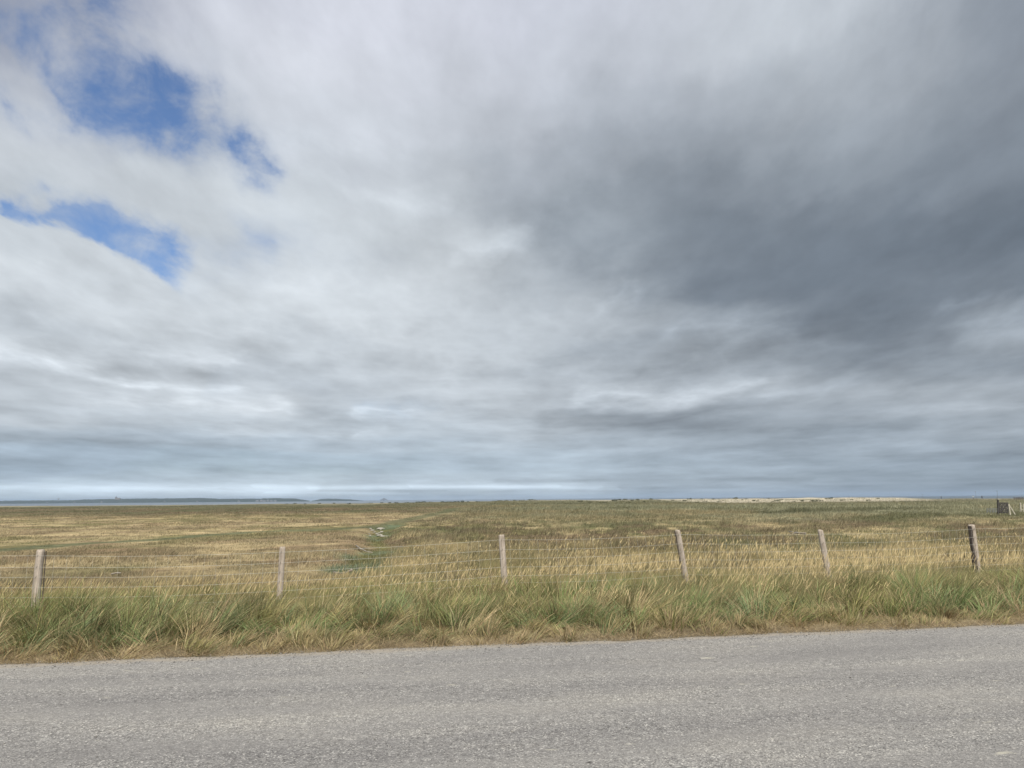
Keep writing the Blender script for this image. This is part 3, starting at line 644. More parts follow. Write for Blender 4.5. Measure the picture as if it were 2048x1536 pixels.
# ------------------------------------------------------------------ grass
def blades(P, h, wd, az, lean, bend, face, cB, cT, lev=(0, .38, .72, 1.0), prof=(1.0, .9, .6, 0), colmix=None):
    n = len(P); L = len(lev)
    lean = np.asarray(lean); pos = P.copy(); C = [pos.copy()]
    for i in range(1, L):
        dt = lev[i]-lev[i-1]; tm = (lev[i]+lev[i-1])/2
        th = np.clip(lean+bend*tm, 0, 2.3)
        st = h*dt
        pos = pos+np.stack([np.sin(th)*np.cos(az), np.sin(th)*np.sin(az), np.cos(th)], -1)*st[:, None]
        C.append(pos.copy())
    sv = np.stack([np.cos(face), np.sin(face), 0*face], -1)
    V = []; Cc = []
    for i in range(L):
        f = lev[i] if colmix is None else colmix[i]
        cc = cB*(1-f)+cT*f
        if i < L-1:
            V += [C[i]-sv*(wd*prof[i]/2)[:, None], C[i]+sv*(wd*prof[i]/2)[:, None]]; Cc += [cc, cc]
        else: V += [C[i]]; Cc += [cc]
    nv = 2*(L-1)+1
    V = np.stack(V, 1); Cc = np.stack(Cc, 1)
    V[..., 2] = np.maximum(V[..., 2], P[:, None, 2]+0.004)
    base = np.arange(n)[:, None]*nv
    Q = np.concatenate([base+np.array([2*i, 2*i+1, 2*i+3, 2*i+2])[None] for i in range(L-2)], 0) if L > 2 else np.zeros((0, 4), int)
    T = base+np.array([2*(L-2), 2*(L-2)+1, 2*(L-1)])[None]
    return V.reshape(-1, 3), Q, T, Cc.reshape(-1, 3)
def merge(parts):
    V = []; Q = []; T = []; C = []; o = 0
    for v, q_, t_, c_ in parts: V.append(v); Q.append(q_+o); T.append(t_+o); C.append(c_); o += len(v)
    return np.concatenate(V), np.concatenate(Q), np.concatenate(T), np.concatenate(C)
GM = attr_mat('grass_blade', 0.75, 0.28, 0.15)
def in_view(x, y): return np.abs(x) < 0.80*np.maximum(y, 1)+2.2
def scatter(y0, y1, dens, xm=None):
    """uniform random points over the trapezoid that the camera (or one a step aside) sees"""
    ymax = y1; xw = 0.80*ymax+2.2; n = int(dens*2*xw*(y1-y0))
    x = rng.uniform(-xw, xw, n); y = rng.uniform(y0, y1, n); k = in_view(x, y); return x[k], y[k]
VG = np.array([0.225, 0.235, 0.088]); VG2 = np.array([0.22, 0.295, 0.145]); VD = np.array([0.10, 0.12, 0.055]); ST = np.array([0.55, 0.43, 0.25]); ST2 = np.array([0.42, 0.325, 0.19]); YG = np.array([0.45, 0.40, 0.17])

# --- 1. verge : clumps of coarse green grass, straw at the foot
parts = []
cxx, cyy = scatter(6.8, 13.5, 15)
ce, cs = edge_e(cxx, cyy); k = (ce > 0.03) & (ce < 4.6); cxx, cyy, ce, cs = cxx[k], cyy[k], ce[k], cs[k]
nC = len(cxx); big = fbm(cxx*0.7+3, cyy*0.9+5, 3); big2 = fbm(cxx*0.45+40, cyy*0.8+15, 3)
ch_ = (0.15+0.19*sstep(0.1, 1.2, ce))*(0.6+0.8*rng.random(nC))*(0.55+0.9*big)*1.15*(1-0.35*sstep(2.3, 3.6, ce))
caz = rng.normal(0.15, 1.0, nC)+np.where(rng.random(nC) < 0.18, 3.0, 0)
clean = 0.15+0.75*rng.random(nC)**1.4+0.45*sstep(0.48, 0.6, big2)
edgef = (1-sstep(0.05, 0.6, ce+0.5*(rng.random(nC)-0.5)))*sstep(0.30, 0.52, fbm(cs*1.1+30, cs*0+2, 3)+0.25*(rng.random(nC)-0.5))
ccol = lerp(np.repeat(VG[None], nC, 0), VG2, sstep(0.42, 0.56, big2)*np.minimum(rng.random(nC)*1.6, 1))
ccol = lerp(ccol, VD*0.95, 0.85*(rng.random(nC) < 0.26))
ccol = lerp(ccol, YG, 0.8*(rng.random(nC) < 0.16)*1.0)
ccol = lerp(ccol, np.array([0.17, 0.255, 0.095]), 0.8*((rng.random(nC) < 0.30) & (ce > 0.4) & (ce < 2.4)))
ccol = lerp(ccol, ST2*0.78, edgef*0.75)
ccol = lerp(ccol, ST*0.95, 0.9*(rng.random(nC) < 0.10))
nb = 118
ki = np.repeat(np.arange(nC), nb); n = len(ki)
rr_ = np.abs(rng.normal(0, 0.115, n)); ra_ = rng.uniform(0, 6.283, n)
x = cxx[ki]+rr_*np.cos(ra_); y = cyy[ki]+rr_*np.sin(ra_); e_, _ = edge_e(x, y); k = e_ > 0.0
ki, x, y, rr_, ra_, e_ = ki[k], x[k], y[k], rr_[k], ra_[k], e_[k]; n = len(ki)
P = np.stack([x, y, height(x, y)-0.01], -1)
h = ch_[ki]*rng.uniform(0.55, 1.25, n)*(0.45+0.55*sstep(0.0, 0.2, e_)); wd = rng.uniform(0.003, 0.0085, n)*np.where(rng.random(n) < 0.08, 1.7, 1)
# splay from the clump centre plus the clump's own lean
vx = np.cos(ra_)*rr_*3.2+np.cos(caz[ki])*clean[ki]; vy = np.sin(ra_)*rr_*3.2+np.sin(caz[ki])*clean[ki]*0.7
azb = np.arctan2(vy, vx)+rng.normal(0, 0.25, n); ln = np.clip(np.hypot(vx, vy)*0.75+rng.normal(0, 0.1, n), 0, 1.3); bd = rng.uniform(0.2, 1.5, n)
dry = rng.random(n) < (0.20+0.35*(1-sstep(0.2, 1.0, e_)))
cb = ccol[ki]*rng.choice([0.45, 0.75, 1.0, 1.35, 1.8], (n, 1), p=[.2, .25, .25, .2, .1]); cb[dry] = lerp(ST[None], ST2, rng.random(dry.sum()))[...]*rng.uniform(0.7, 1.2, (dry.sum(), 1))
cb = cb*(1+rng.normal(0, 0.05, (n, 3)))
parts.append(blades(P, h, wd, azb, ln, bd, rng.uniform(-0.9, 0.9, n), cb*0.85, lerp(cb, YG*1.15, np.full(n, 0.22))))
# dry litter and short straw along the road edge
n = 80000; s = rng.uniform(-10, 24, n); o = np.abs(rng.normal(0, 0.30, n))*(0.5+fbm(s*1.7, s*0+4, 3))+edge_wobble(s)-0.03
P2 = EA[None]+s[:, None]*ED+o[:, None]*EN; P = np.stack([P2[:, 0], P2[:, 1], height(P2[:, 0], P2[:, 1])], -1)
cb = lerp(ST[None], np.array([0.25, 0.195, 0.125]), rng.random(n)**0.9)*rng.uniform(0.55, 1.35, (n, 1))
P[:, 2] = np.maximum(P[:, 2], 0.004)
parts.append(blades(P, rng.uniform(0.03, 0.16, n)*(0.55+1.9*np.clip(o, 0, 0.5))*(0.6+0.9*fbm(s*2.3, o*3+4, 2)), rng.uniform(0.002, 0.005, n), rng.uniform(0, 6.28, n), rng.uniform(0.7, 1.6, n), rng.uniform(0, .8, n), rng.uniform(0, 3.1, n), cb, cb))
V, Q, T, C = merge(parts)
o = link('verge_grass', raw_mesh('verge_grass', V, Q, T, C, GM)); tag(o, 'tangled green and straw verge grass between road and fence', 'grass', kind='stuff')
print('verge', len(V))

# --- 2. tall couch grass with golden seed heads, along and behind the fence
def zone_tall(x, y):
    """how much of the tall grass stands here"""
    e, s = edge_e(x, y); n = fbm(x*0.35+8, y*0.35+2, 3)
    fence_strip = sstep(1.1, 2.2, e+0.7*(n-0.5))*(1-sstep(4.6, 6.6, e+2.0*(n-0.5)-0.22*np.clip(x+2, 0, 12)))
    back = 0.9*sstep(0.2, 2.0, creek_side(x, y)+1.5*(n-0.5))*sstep(3, 6, e)*(1-sstep(22, 38, y+8*(n-0.5)))
    return np.clip(np.maximum(fence_strip, back), 0, 1)
parts = []
for (y0, y1, dens, wmul) in ((8, 13, 1500, 1.0), (13, 20, 620, 1.4), (20, 32, 190, 2.2), (32, 46, 70, 3.0)):
    x, y = scatter(y0, y1, dens); n0 = len(x)
    z = zone_tall(x, y); e_, _ = edge_e(x, y); k = rng.random(n0) < z; x, y, e_ = x[k], y[k], e_[k]; n = len(x)
    big = fbm(x*0.6+3, y*0.6+15, 4); tuft = fbm(x*2.6, y*2.6, 2)
    hh = (0.14+0.24*big+0.16*(tuft-0.5)+0.05*sstep(-1.5, 2, x)*sstep(0.4, 0.58, fbm(x*0.9+70, y*0.9, 2)))*np.where(y > 15, 0.95, 1.0)*rng.uniform(0.6, 1.2, n)
    P = np.stack([x, y, height(x, y)-0.01], -1)
    mc = marsh_colour(x, y)
    gfr = sstep(0.45, 0.62, fbm(x*0.5+11, y*0.4+3, 4))
    cb = lerp(np.array([0.27, 0.265, 0.115])+0*mc, OLIVE*1.2, gfr); far = sstep(14, 24, y); cb = lerp(cb, mc, far*0.85)
    pale = rng.random(n) < 0.30+0.15*far; cb[pale] = (ST*0.8)*rng.uniform(0.6, 1.1, (pale.sum(), 1))
    cb = cb*rng.uniform(0.75, 1.3, (n, 1))
    parts.append(blades(P, hh, rng.uniform(0.003, 0.006, n)*wmul, rng.normal(0.1, 0.9, n), np.abs(rng.normal(0.16, 0.16, n)), rng.uniform(0.1, 0.9, n), rng.uniform(-0.9, 0.9, n), cb*0.85, lerp(cb, YG, np.full(n, 0.3))))
V, Q, T, C = merge(parts)
o = link('tall_grass', raw_mesh('tall_grass', V, Q, T, C, GM)); tag(o, 'tall green grass growing along and behind the wire fence', 'grass', kind='stuff')
print('tall', len(V))
parts = []
for (y0, y1, dens, wmul) in ((7, 13, 95, 1.0), (13, 20, 70, 1.3), (20, 32, 38, 2.0), (32, 46, 16, 2.8)):
    x, y = scatter(y0, y1, dens); z = zone_tall(x, y); e_, _ = edge_e(x, y); z = np.where(e_ < 3, np.maximum(z, 0.8), z)*(1-0.85*sstep(17, 24, y+6*(fbm(x*0.2, y*0.2+9, 3)-0.5)))
    pn = fbm(x*0.5+21, y*0.45+33, 3); k = (rng.random(len(x)) < z*(0.12+sstep(0.30, 0.6, pn))*((0.16+0.34*sstep(-1.5, 1.5, x)*sstep(0.4, 0.6, pn))*sstep(0.5, 1.1, e_)+0.6*sstep(1.5, 3.0, e_))*1.35)
    x, y, pn = x[k], y[k], pn[k]; n = len(x)
    hh = (0.32+0.26*fbm(x*0.6+3, y*0.6+15, 4)+0.15*sstep(-1.5, 2, x)*sstep(0.40, 0.58, fbm(x*0.9+70, y*0.9, 2)))*rng.uniform(0.75, 1.18, n)*np.where(y > 15, 0.88, 1.0)
    P = np.stack([x, y, height(x, y)-0.01], -1)
    hc = lerp(np.array([0.74, 0.62, 0.34])[None]+np.zeros((n, 3)), np.array([0.62, 0.49, 0.28]), rng.random(n))*rng.uniform(0.75, 1.15, (n, 1))
    cb = lerp(np.array([0.30, 0.27, 0.11])[None]+np.zeros((n, 3)), ST*0.8, rng.random(n))
    azs = np.where(rng.random(n) < 0.86, rng.normal(0.15, 0.5, n), rng.uniform(0, 6.28, n)); ln = np.abs(rng.normal(0.20, 0.12, n))+0.35*(1-sstep(1.0, 2.6, e_[k]))*rng.random(n); bd = rng.uniform(0.05, 0.65, n); fc = rng.uniform(-0.7, 0.7, n)
    wd = rng.uniform(0.006, 0.0095, n)*wmul
    args = dict(lev=(0, .42, .76, .80, .90, 1.0), prof=(.28, .24, .22, .9, 1.0, 0), colmix=(0, .2, .5, 1, 1, 1))
    parts.append(blades(P, hh, wd, azs, ln, bd, fc, cb, hc, **args))
    parts.append(blades(P, hh, wd*0.8, azs, ln, bd, fc+1.57, cb, hc, **args))
V, Q, T, C = merge(parts)
o = link('seed_heads', raw_mesh('seed_heads', V, Q, T, C, GM)); tag(o, 'golden seed heads of grass leaning in the wind around the fence', 'seed heads', kind='stuff')
print('heads', len(V))

# --- 3. marsh meadow beyond
parts = []
for (y0, y1, dens, wmul) in ((12.5, 20, 420, 1.6), (20, 34, 190, 2.6), (34, 60, 70, 4.0), (60, 110, 24, 7), (110, 220, 7, 12), (220, 335, 3.0, 18)):
    x, y = scatter(y0, y1, dens); n = len(x); e_, _ = edge_e(x, y)
    tuft = fbm(x*0.9, y*0.9, 3); k = (rng.random(n) < 0.35+0.9*sstep(0.4, 0.65, tuft)) & (e_ > 3.4); x, y, tuft = x[k], y[k], tuft[k]; n = len(x)
    rs = sstep(0.0, 3.0, creek_side(x, y)); big = fbm(x*0.12+3, y*0.12+15, 4)
    hh = (0.07+0.06*rs+0.16*sstep(0.5, 0.68, tuft)*(0.4+rs)+0.12*sstep(0.5, 0.7, big))*rng.uniform(0.6, 1.3, n)
    cd = np.minimum(poly_d(PATH1, x, y), poly_d(PATH2, x, y)); hh = hh*(0.45+0.55*sstep(0.8, 2.5, cd))
    P = np.stack([x, y, height(x, y)-0.01], -1); cb = marsh_colour(x, y)
    dk = sstep(0.47, 0.62, tuft)*0.85; cb = lerp(cb, OLIVE*1.1+BROWN*0.15, dk*rng.random(n))
    cb = cb*rng.uniform(0.6, 1.45, (n, 1)); hh = hh*np.where(y > 100, 1.7, 1.0)
    parts.append(blades(P, hh, rng.uniform(0.003, 0.007, n)*wmul, rng.normal(0.1, 1.2, n), np.abs(rng.normal(0.35, 0.3, n)), rng.uniform(0.1, 1.1, n), rng.uniform(-0.8, 0.8, n), cb, cb*1.05, lev=(0, .5, 1.0), prof=(1.0, .8, 0)))
V, Q, T, C = merge(parts)
o = link('marsh_grass', raw_mesh('marsh_grass', V, Q, T, C, GM)); tag(o, 'tawny and green salt marsh grass stretching to the shore', 'grass', kind='stuff')
print('marsh', len(V))

# ------------------------------------------------------------------ fence
def wood_mat(name, c1, c2, c3):
    m, t, bs, out = mat_new(name)
    tcn = t.nodes.new('ShaderNodeTexCoord'); v = tmap(t, tcn.outputs['Object'], (1, 1, 0.07))
    n = tnoise(t, v, 55, 6, 0.7); n2 = tnoise(t, tcn.outputs['Object'], 6, 4, 0.6)
    r = ramp_node(t, n.outputs[0], [(0.28, c1), (0.5, c2), (0.75, c3)]); r2 = ramp_node(t, n2.outputs[0], [(0.35, (0.75, 0.73, 0.7)), (0.7, (1.15, 1.15, 1.15))])
    t.links.new(tmix(t, 1.0, r.outputs[0], r2.outputs[0], 'MULTIPLY'), bs.inputs['Base Color']); bs.inputs['Roughness'].default_value = 0.85
    tbump(t, n.outputs[0], bs, 0.9, 0.006); return m
post_m = wood_mat('weathered_post_wood', (0.20, 0.165, 0.135), (0.48, 0.41, 0.34), (0.68, 0.60, 0.50))
bark_shade_m = wood_mat('dark_bark_and_shade', (0.045, 0.034, 0.028), (0.11, 0.088, 0.075), (0.26, 0.215, 0.18))  # bark colour, also used for the painted shade strips on two posts
wire_m, t, bs, out = mat_new('galvanised_wire'); bs.inputs['Base Color'].default_value = (0.62, 0.61, 0.55, 1); bs.inputs['Metallic'].default_value = 0.2; bs.inputs['Roughness'].default_value = 0.5
rust_m, t, bs, out = mat_new('dark_staple_steel'); bs.inputs['Base Color'].default_value = (0.06, 0.05, 0.045, 1); bs.inputs['Metallic'].default_value = 0.4; bs.inputs['Roughness'].default_value = 0.6
D0 = 9.8
post_px = [((82, 1100), (73, 1210), 0.052), ((565, 1094), (558, 1200), 0.044), ((1003, 1070), (1010, 1172), 0.050), ((1355, 1060), (1374, 1175), 0.046), ((1640, 1060), (1653, 1135), 0.048), ((1943, 1050), (1950, 1110), 0.056)]
depths = [D0*(1+0.0743*i) for i in range(6)]
posts = []
fence = empty('wire_fence', (at_depth(82, 1150, depths[0])[0], depths[0], 0))
tag(fence, 'stock fence of weathered wooden posts and pale wire mesh across the grass', 'fence')
fo = Vector(fence.location)
def post_geo(base, top, r, seed, squareness=0.75):
    """split round post: faceted section, slightly bent, chamfered top; local coordinates with the base at the origin"""
    rr = random.Random(seed); n = 14; lv = [0, .12, .25, .4, .55, .7, .82, .92, .975, 1.0]
    ax = Vector(top)-Vector(base); V = []; F = []
    sec = [1+rr.uniform(-0.08, 0.08)+(-0.13 if (k % 7) in (2, 3) else 0) for k in range(n)]
    bx, by = rr.uniform(-.012, .012), rr.uniform(-.012, .012)
    for i, f in enumerate(lv):
        c = ax*f+Vector((bx, by, 0))*math.sin(math.pi*f)
        rad_ = r*(1.06-0.10*f)*(0.93 if i == len(lv)-1 else 1)
        for k in range(n):
            a = 2*math.pi*k/n; q_ = rad_*sec[k]*(1+rr.uniform(-.025, .025))
            V.append(c+Vector((q_*math.cos(a), q_*math.sin(a), 0.012*rr.uniform(-1, 1) if i == len(lv)-1 else 0)))
    for i in range(len(lv)-1):
        for k in range(n): F.append((i*n+k, i*n+(k+1) % n, (i+1)*n+(k+1) % n, (i+1)*n+k))
    V.append(ax+Vector((0, 0, 0.004))); ti = len(V)-1
    for k in range(n): F.append(((len(lv)-1)*n+k, (len(lv)-1)*n+(k+1) % n, ti))
    return V, F
plabels = ['leftmost post, pale sun-bleached with a dark right side', 'second post from the left, upright with a knotty top', 'stout pale post in the middle of the fence', 'post leaning left with a whitish cut top and dark strip painted as its shaded side', 'plain grey post leaning left, second from the right', 'rightmost post with dark bark left on its left side']
for i, (tp, bp, r) in enumerate(post_px):
    Yd = depths[i]; T_ = at_depth(*tp, Yd); B_ = at_depth(*bp, Yd); dv = (T_-B_)/(T_[2]-B_[2])
    gz = float(height(np.array(B_[0]), np.array(Yd)))-0.15
    base = T_-dv*(T_[2]-gz); posts.append((Vector(base), Vector(T_), r))
# one more post each way, outside the picture
s0 = posts[0][0]-(posts[1][0]-posts[0][0]); posts_all = [(s0, s0+Vector((0.06, 0, 1.15)), .05)]+posts
s1 = posts[5][0]+(posts[5][0]-posts[4][0]); posts_all.append((s1, s1+Vector((-0.05, 0, 1.2)), .05))
for i, (b_, t_, r) in enumerate(posts_all):
    V, F = post_geo(b_, t_, r, 40+i); mb = MB(); mb.add(V, F); po = mb.build('wooden_post', post_m, fence, True)
    po.location = b_-fo
    if 1 <= i <= 6: po['label'] = plabels[i-1]
    ax = t_-b_
    for hw in (0.07, 0.22, 0.35, 0.48, 0.61, 0.72):
        st = MB(); c_ = ax*(1-hw/ax.length); st.tube([c_+Vector((-.006, -r*1.0, -.011)), c_+Vector((-.006, -r*1.16, -.008)), c_+Vector((.004, -r*1.16, .008)), c_+Vector((.004, -r*1.0, .011))], .0022, 5); st.build('staple', rust_m, po)
    if i in (1, 4, 6):  # dark side strips: bark on the rightmost post, painted shade on the other two
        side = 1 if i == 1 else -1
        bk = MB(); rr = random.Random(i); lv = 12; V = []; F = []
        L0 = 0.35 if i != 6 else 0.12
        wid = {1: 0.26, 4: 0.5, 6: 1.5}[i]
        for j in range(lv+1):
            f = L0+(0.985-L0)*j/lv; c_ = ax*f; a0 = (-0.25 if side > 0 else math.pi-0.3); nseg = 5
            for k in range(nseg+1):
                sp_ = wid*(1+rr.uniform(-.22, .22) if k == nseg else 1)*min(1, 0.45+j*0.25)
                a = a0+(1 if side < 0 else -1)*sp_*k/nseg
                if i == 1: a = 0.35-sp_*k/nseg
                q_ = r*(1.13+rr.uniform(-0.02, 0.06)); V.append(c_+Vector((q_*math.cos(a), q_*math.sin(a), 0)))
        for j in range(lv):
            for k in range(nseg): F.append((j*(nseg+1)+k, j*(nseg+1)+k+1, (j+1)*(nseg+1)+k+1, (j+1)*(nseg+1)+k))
        bk.add(V, F); bo = bk.build('bark_shade_strip', bark_shade_m, po)
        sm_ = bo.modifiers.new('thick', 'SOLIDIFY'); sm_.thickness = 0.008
        bo['label'] = 'dark strip along the side of the post, rough bark on the rightmost, painted shade elsewhere'
# wires : fastened to the road side of each post
wire_h = (0.07, 0.22, 0.35, 0.48, 0.61, 0.72, 0.82, 0.91)
wire_pts = []
for hw in wire_h:
    pts = []
    for i in range(len(posts_all)-1):
        (b0, t0, r0), (b1, t1, r1) = posts_all[i], posts_all[i+1]
        p0 = t0+(b0-t0).normalized()*hw+Vector((0, -r0*1.1, 0)); p1 = t1+(b1-t1).normalized()*hw+Vector((0, -r1*1.1, 0))
        for k in range(8 if i < len(posts_all)-2 else 9):
            f = k/8; p = p0.lerp(p1, f); p.z -= 0.028*math.sin(math.pi*f)*(1 if i % 2 else 0.5)+random.uniform(-.002, .002); pts.append(p)
    wire_pts.append(pts); mb = MB(); mb.tube([p-fo for p in pts], 0.0013, 5); mb.build('wire', wire_m, fence, True)
mb = MB()
tot = len(wire_pts[0])-1
k = 0.0
while k < tot:
    i = int(k); f = k-i; colp = [wp[i].lerp(wp[i+1], f)-fo for wp in wire_pts]
    mb.tube([p+Vector((random.uniform(-.004, .004), -.002, 0)) for p in colp], 0.0010, 4, False); k += 0.152/(3.0/8)
mb.build('stay_wires', wire_m, fence, True)

# ------------------------------------------------------------------ marsh gate group at the right
gate_dark = wood_mat('dark_weathered_boards', (0.025, 0.022, 0.02), (0.07, 0.065, 0.06), (0.22, 0.21, 0.20)); pale_w = wood_mat('pale_bleached_wood', (0.34, 0.31, 0.24), (0.5, 0.47, 0.38), (0.62, 0.58, 0.5))
GY = 76.0
def gz_(x, y): return float(height(np.array(x), np.array(y)))
def ppm(px, py, Y=GY): return Vector(at_depth(px, py, Y))
gx0 = ppm(1997, 1015).x; gzb = gz_(gx0, GY)
# heights are taken from the ground where it stands
def H(px, py, Y=GY):
    p = ppm(px, py, Y); return p
gate = empty('field_gate', (gx0, GY, gzb)); go = Vector(gate.location)
b = MB(); b.bar(H(1996, 1032)-go, H(1996, 999)-go, 0.14); b.build('gate_post', gate_dark, gate)
b = MB(); b.bar(H(1996, 999.2)-go, H(1996, 997.6)-go, 0.20); b.build('post_cap', pale_w, gate)
b = MB()
for yy_ in (1006, 1009.5, 1013, 1016.5, 1020, 1024): b.bar(H(1997, yy_)-go+Vector((0, -.05, 0)), H(2015, yy_+0.3)-go+Vector((0, -.05, 0)), 0.06, 0.13)
b.build('board_panel', gate_dark, gate)
b = MB()
for px_ in (1998, 2003.5, 2009, 2014.5): b.bar(H(px_, 1026.5)-go, H(px_, 1005)-go, 0.11)
b.bar(H(1998, 1025)-go+Vector((0, -.13, 0)), H(2014, 1006)-go+Vector((0, -.13, 0)), 0.1); b.build('gate_frame', gate_dark, gate)
for k_ in range(7):
    b = MB(); xx = random.uniform(1999, 2013); y_ = random.uniform(1007, 1022); b.bar(H(xx, y_)-go+Vector((0, -.2, 0)), H(xx+random.uniform(-1, 1), y_+random.uniform(1.5, 3.5))-go+Vector((0, -.2, 0)), 0.05, 0.02); b.build('pale_lath', pale_w, gate)
tag(gate, 'dark slatted wooden gate with pale laths standing out in the marsh', 'gate')
bp_ = empty('braced_post', tuple(H(2018, 1027))); bo_ = Vector(bp_.location)
b = MB(); b.bar(H(2020, 1030)-bo_, H(2017, 1008)-bo_, 0.13); b.build('post', pale_w, bp_)
b = MB(); b.bar(H(2030, 1029)-bo_, H(2018.5, 1011)-bo_, 0.10); b.build('brace', pale_w, bp_)
tag(bp_, 'pale post with a slanting brace just right of the dark gate', 'post')
hd = empty('wire_hurdle', tuple(H(1984, 1024))); ho = Vector(hd.location); gm2 = wood_mat('grey_hurdle_wood', (0.14, 0.15, 0.15), (0.22, 0.23, 0.22), (0.3, 0.31, 0.3))
b = MB()
for px_ in (1974, 1980, 1986, 1991): b.bar(H(px_, 1026)-ho, H(px_, 1016.5)-ho, 0.06)
b.build('stakes', gm2, hd); b = MB()
for y_ in (1017.5, 1020, 1022.5): b.bar(H(1973.5, y_)-ho, H(1995, y_)-ho, 0.04)
b.build('rails', gm2, hd); tag(hd, 'low grey hurdle left of the dark marsh gate', 'hurdle')
pr_ = empty('rail_fence', tuple(H(2044, 1022))); po_ = Vector(pr_.location)
for a, c_ in (((2041.5, 1023), (2040.5, 1005)), ((2047.5, 1024), (2046.5, 1008)), ((2056, 1026), (2055.5, 1009)), ((2068, 1027), (2067.5, 1010))):
    b = MB(); b.bar(H(*a)-po_, H(*c_)-po_, 0.10); b.build('post', pale_w, pr_)
b = MB(); b.bar(H(2041, 1018.5)-po_, H(2068, 1021)-po_, 0.07); b.bar(H(2041, 1012)-po_, H(2068, 1014.5)-po_, 0.05); b.build('rail', pale_w, pr_)
tag(pr_, 'short pale post and rail fence at the right end of the marsh', 'fence')
# palisade of dark stakes by the shore
py_ = 300.0; p0 = ppm(2029, 1003.0, py_); pal_ = empty('palisade', (p0.x, py_, gz_(p0.x, py_))); plo = Vector(pal_.location)
for k_ in range(16):
    px_ = 2029+k_*2.2; b_ = ppm(px_, 1003, py_); zb = gz_(b_.x, py_)-.2; b = MB(); b.tube([Vector((b_.x, py_, zb))-plo, Vector((b_.x+random.uniform(-.1, .1), py_, zb+1.45+random.uniform(-.1, .1)))-plo], [.13, .11], 7); b.build('stake', bark_shade_m, pal_)
tag(pal_, 'row of short dark stakes by the shore at the right edge', 'palisade')
for px_, ytop, Yp, lab in ((1951, 984, 330, 'thin tall pole by the shore near the walkers'), (1994, 983, 220, 'thin tall pole rising behind the dark marsh gate'), (1845, 990, 340, 'thin short pole on the beach left of the walkers')):
    t_ = ppm(px_, ytop, Yp); zb = gz_(t_.x, Yp)-.2; o = empty('marker_pole', (t_.x, Yp, zb)); b = MB(); b.tube([(0, 0, 0), (0, 0, t_.z-zb)], [.03, .02], 8); b.build('pole', bark_shade_m, o)
    b = MB(); b.tube([(0, 0, t_.z-zb), (0, 0, t_.z-zb+.25)], [.09, .07], 8); b.build('top_mark', bark_shade_m, o); tag(o, lab, 'pole')

# ------------------------------------------------------------------ walkers far off by the shore
def cloth(name, c): return simple_mat(name, tuple(v*0.8 for v in c), c, 6)
skin_m = simple_mat('skin', (0.42, 0.27, 0.2), (0.5, 0.33, 0.25), 10)
def person(px, Y, shirt, trousers, label, face=0.0):
    p = ppm(px, 1000, Y); z = gz_(p.x, Y)
    J = {'pelvis': (0, 0, .95, .14), 'belly': (0, 0, 1.12, .13), 'chest': (0, .01, 1.32, .155), 'neck': (0, 0, 1.49, .055), 'head': (0, -.01, 1.60, .085), 'crown': (0, 0, 1.70, .08)}
    for s_, nm in ((-1, 'l'), (1, 'r')):
        st = 0.22*s_
        J[nm+'hip'] = (.09*s_, 0, .90, .095); J[nm+'knee'] = (.10*s_, st*.5-.03, .50, .062); J[nm+'ankle'] = (.10*s_, st, .09, .042); J[nm+'toe'] = (.11*s_, st-.14, .04, .035)
        J[nm+'sh'] = (.18*s_, 0, 1.42, .06); J[nm+'el'] = (.23*s_, -st*.4+.02, 1.14, .043); J[nm+'wr'] = (.24*s_, -st*.8-.05, .90, .03); J[nm+'hand'] = (.24*s_, -st*.9-.07, .80, .03)
    names = list(J); E_ = [('pelvis', 'belly'), ('belly', 'chest'), ('chest', 'neck'), ('neck', 'head'), ('head', 'crown')]
    for nm in 'lr': E_ += [('pelvis', nm+'hip'), (nm+'hip', nm+'knee'), (nm+'knee', nm+'ankle'), (nm+'ankle', nm+'toe'), ('chest', nm+'sh'), (nm+'sh', nm+'el'), (nm+'el', nm+'wr'), (nm+'wr', nm+'hand')]
    me = bpy.data.meshes.new('person'); me.from_pydata([J[n_][:3] for n_ in names], [(names.index(a), names.index(b)) for a, b in E_], [])
    o = link('person', me); o.modifiers.new('skin', 'SKIN')
    for i_, n_ in enumerate(names):
        sv = me.skin_vertices[0].data[i_]; sv.radius = (J[n_][3], J[n_][3]); sv.use_root = (i_ == 0)
    sb_ = o.modifiers.new('smooth', 'SUBSURF'); sb_.levels = 1; sb_.render_levels = 1
    m, t, bs, out = mat_new('walker_body'); tcn = t.nodes.new('ShaderNodeTexCoord'); sx = t.nodes.new('ShaderNodeSeparateXYZ'); t.links.new(tcn.outputs['Object'], sx.inputs[0])
    r = ramp_node(t, sx.outputs[2], [(0.0, trousers), (0.93/2, shirt), (1.47/2, (0.45, 0.3, 0.22))], 'CONSTANT')
    dv = t.nodes.new('ShaderNodeMath'); dv.operation = 'DIVIDE'; dv.inputs[1].default_value = 2.0; t.links.new(sx.outputs[2], dv.inputs[0]); t.links.new(dv.outputs[0], r.inputs[0]); t.links.new(r.outputs[0], bs.inputs['Base Color'])
    me.materials.append(m); o.location = (p.x, Y, z); o.rotation_euler.z = face
    hb = MB(); hb.tube([(0, .01, 1.62), (0, .01, 1.70), (0, .005, 1.76), (0, 0, 1.79)], [.092, .098, .075, .02], 10); hb.build('hair', bark_shade_m, o, True)
    tag(o, label, 'person')
person(1947, 352, (0.75, 0.75, 0.73), (0.05, 0.05, 0.06), 'distant walker in a white top by the shore', 0.6)
person(1964.5, 356, (0.05, 0.05, 0.06), (0.04, 0.04, 0.05), 'distant walker in dark clothes to the right of the white one', -0.8)
person(1883, 360, (0.08, 0.09, 0.1), (0.06, 0.06, 0.07), 'lone distant dark-clad walker on the beach further left', 1.4)

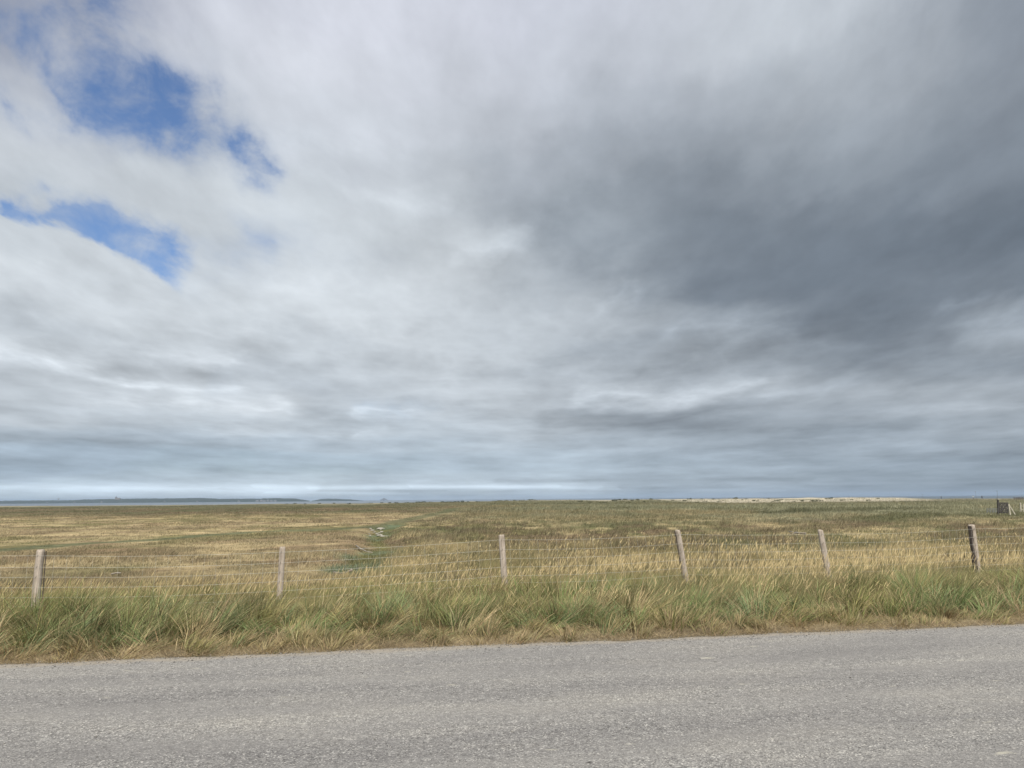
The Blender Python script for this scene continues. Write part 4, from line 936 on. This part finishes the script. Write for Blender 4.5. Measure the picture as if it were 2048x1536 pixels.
# ------------------------------------------------------------------ stones, twigs
stone = simple_mat('bleached_shell_stone', (0.30, 0.28, 0.225), (0.42, 0.39, 0.33), 9, 0.9, 0.01)
def stone_mesh(seed):
    rr = np.random.default_rng(seed); V = icv*rr.uniform(0.7, 1.25, (12, 1))*np.array([1.0, 0.7, 0.35]); me = bpy.data.meshes.new('pale_stone'); me.from_pydata(V.tolist(), [], icf.tolist()); me.materials.append(stone); return me
sms = [stone_mesh(k) for k in range(4)]
sp_px = [(741, 1058, .22), (745, 1059, .30), (749, 1061, .22), (756, 1056, .30), (761, 1055.5, .42), (765, 1055, .28), (754, 1065, .24), (758, 1067, .34), (762, 1067, .30), (764, 1070, .2), (768, 1068, .26), (773, 1069, .22), (740, 1068, .18), (759, 1062, .22), (763, 1060, .24), (738, 1065, .16)]
for i, (px_, py2, s_) in enumerate(sp_px):
    g_ = ground_at(px_, py2, -0.62); z = gz_(g_[0], g_[1]); o = link('pale_stone', sms[i % 4]); o.location = (g_[0], g_[1], z+0.06); o.scale = (s_*0.62, s_*0.9, s_*0.7); o.rotation_euler.z = random.uniform(0, 3)
    tag(o, 'pale bleached stone in the heap on the green creek bank', 'stone', 'pale stones on the creek bank')
drift = wood_mat('driftwood', (0.20, 0.17, 0.14), (0.36, 0.32, 0.27), (0.5, 0.46, 0.4))
def branch(name, ptsl, label, rad, lift=0.1, zg=-0.5, m=drift):
    P0 = ground_at(*ptsl[0][0], zg); root = empty(name, (P0[0], P0[1], gz_(P0[0], P0[1])))
    for j, pl_ in enumerate(ptsl):
        pts = []
        for q_, (a, b2) in enumerate([(pl_[k_], 0) for k_ in range(len(pl_))]):
            g_ = ground_at(*a, zg); pts.append(Vector((g_[0], g_[1], gz_(g_[0], g_[1])+lift))-Vector(root.location))
        b = MB(); b.tube(pts, [rad*(1-0.6*k_/len(pts))*(1 if j == 0 else .6) for k_ in range(len(pts))], 7, wob=0.12); b.build('limb' if j == 0 else 'twig', m, root, True)
    tag(root, label, 'branch')
branch('dead_branch', [[(1612, 1085), (1600, 1080), (1590, 1078), (1580, 1075)], [(1592, 1079), (1584, 1082), (1577, 1080)], [(1600, 1080), (1592, 1075)]], 'bleached forked branch lying in the grass behind the leaning grey post', 0.045, 0.28)
branch('dead_branch', [[(703, 1153), (692, 1150), (680, 1147), (666, 1144)], [(680, 1147), (668, 1150)]], 'grey curved dead branch lying behind the fence left of the creek', 0.03, 0.16, -0.35)
branch('dead_branch', [[(222, 1168), (230, 1166), (240, 1166)], [(231, 1166), (236, 1163)]], 'short pale broken stick in the grass right of the leftmost post', 0.022, 0.18, -0.3)
branch('dead_branch', [[(712, 1098), (722, 1101), (733, 1104), (745, 1106)], [(722, 1101), (730, 1098)]], 'thin pale dead branch beside the green creek', 0.03, 0.12)

# ------------------------------------------------------------------ air
b = MB(); b.box((0, 3500, 17.0), (14000, 13000, 50)); hm_ = bpy.data.materials.new('haze_air'); hm_.use_nodes = True; t = hm_.node_tree; t.nodes.clear()
out = t.nodes.new('ShaderNodeOutputMaterial'); pv = t.nodes.new('ShaderNodeVolumePrincipled'); pv.inputs['Color'].default_value = (0.58, 0.76, 1.0, 1); pv.inputs['Density'].default_value = 0.00007; pv.inputs['Anisotropy'].default_value = 0.0
t.links.new(pv.outputs[0], out.inputs['Volume'])
haze = b.build('haze', hm_); tag(haze, kind='stuff', label='pale blue sea haze over the marsh and the far shore', cat='haze')
print('done')
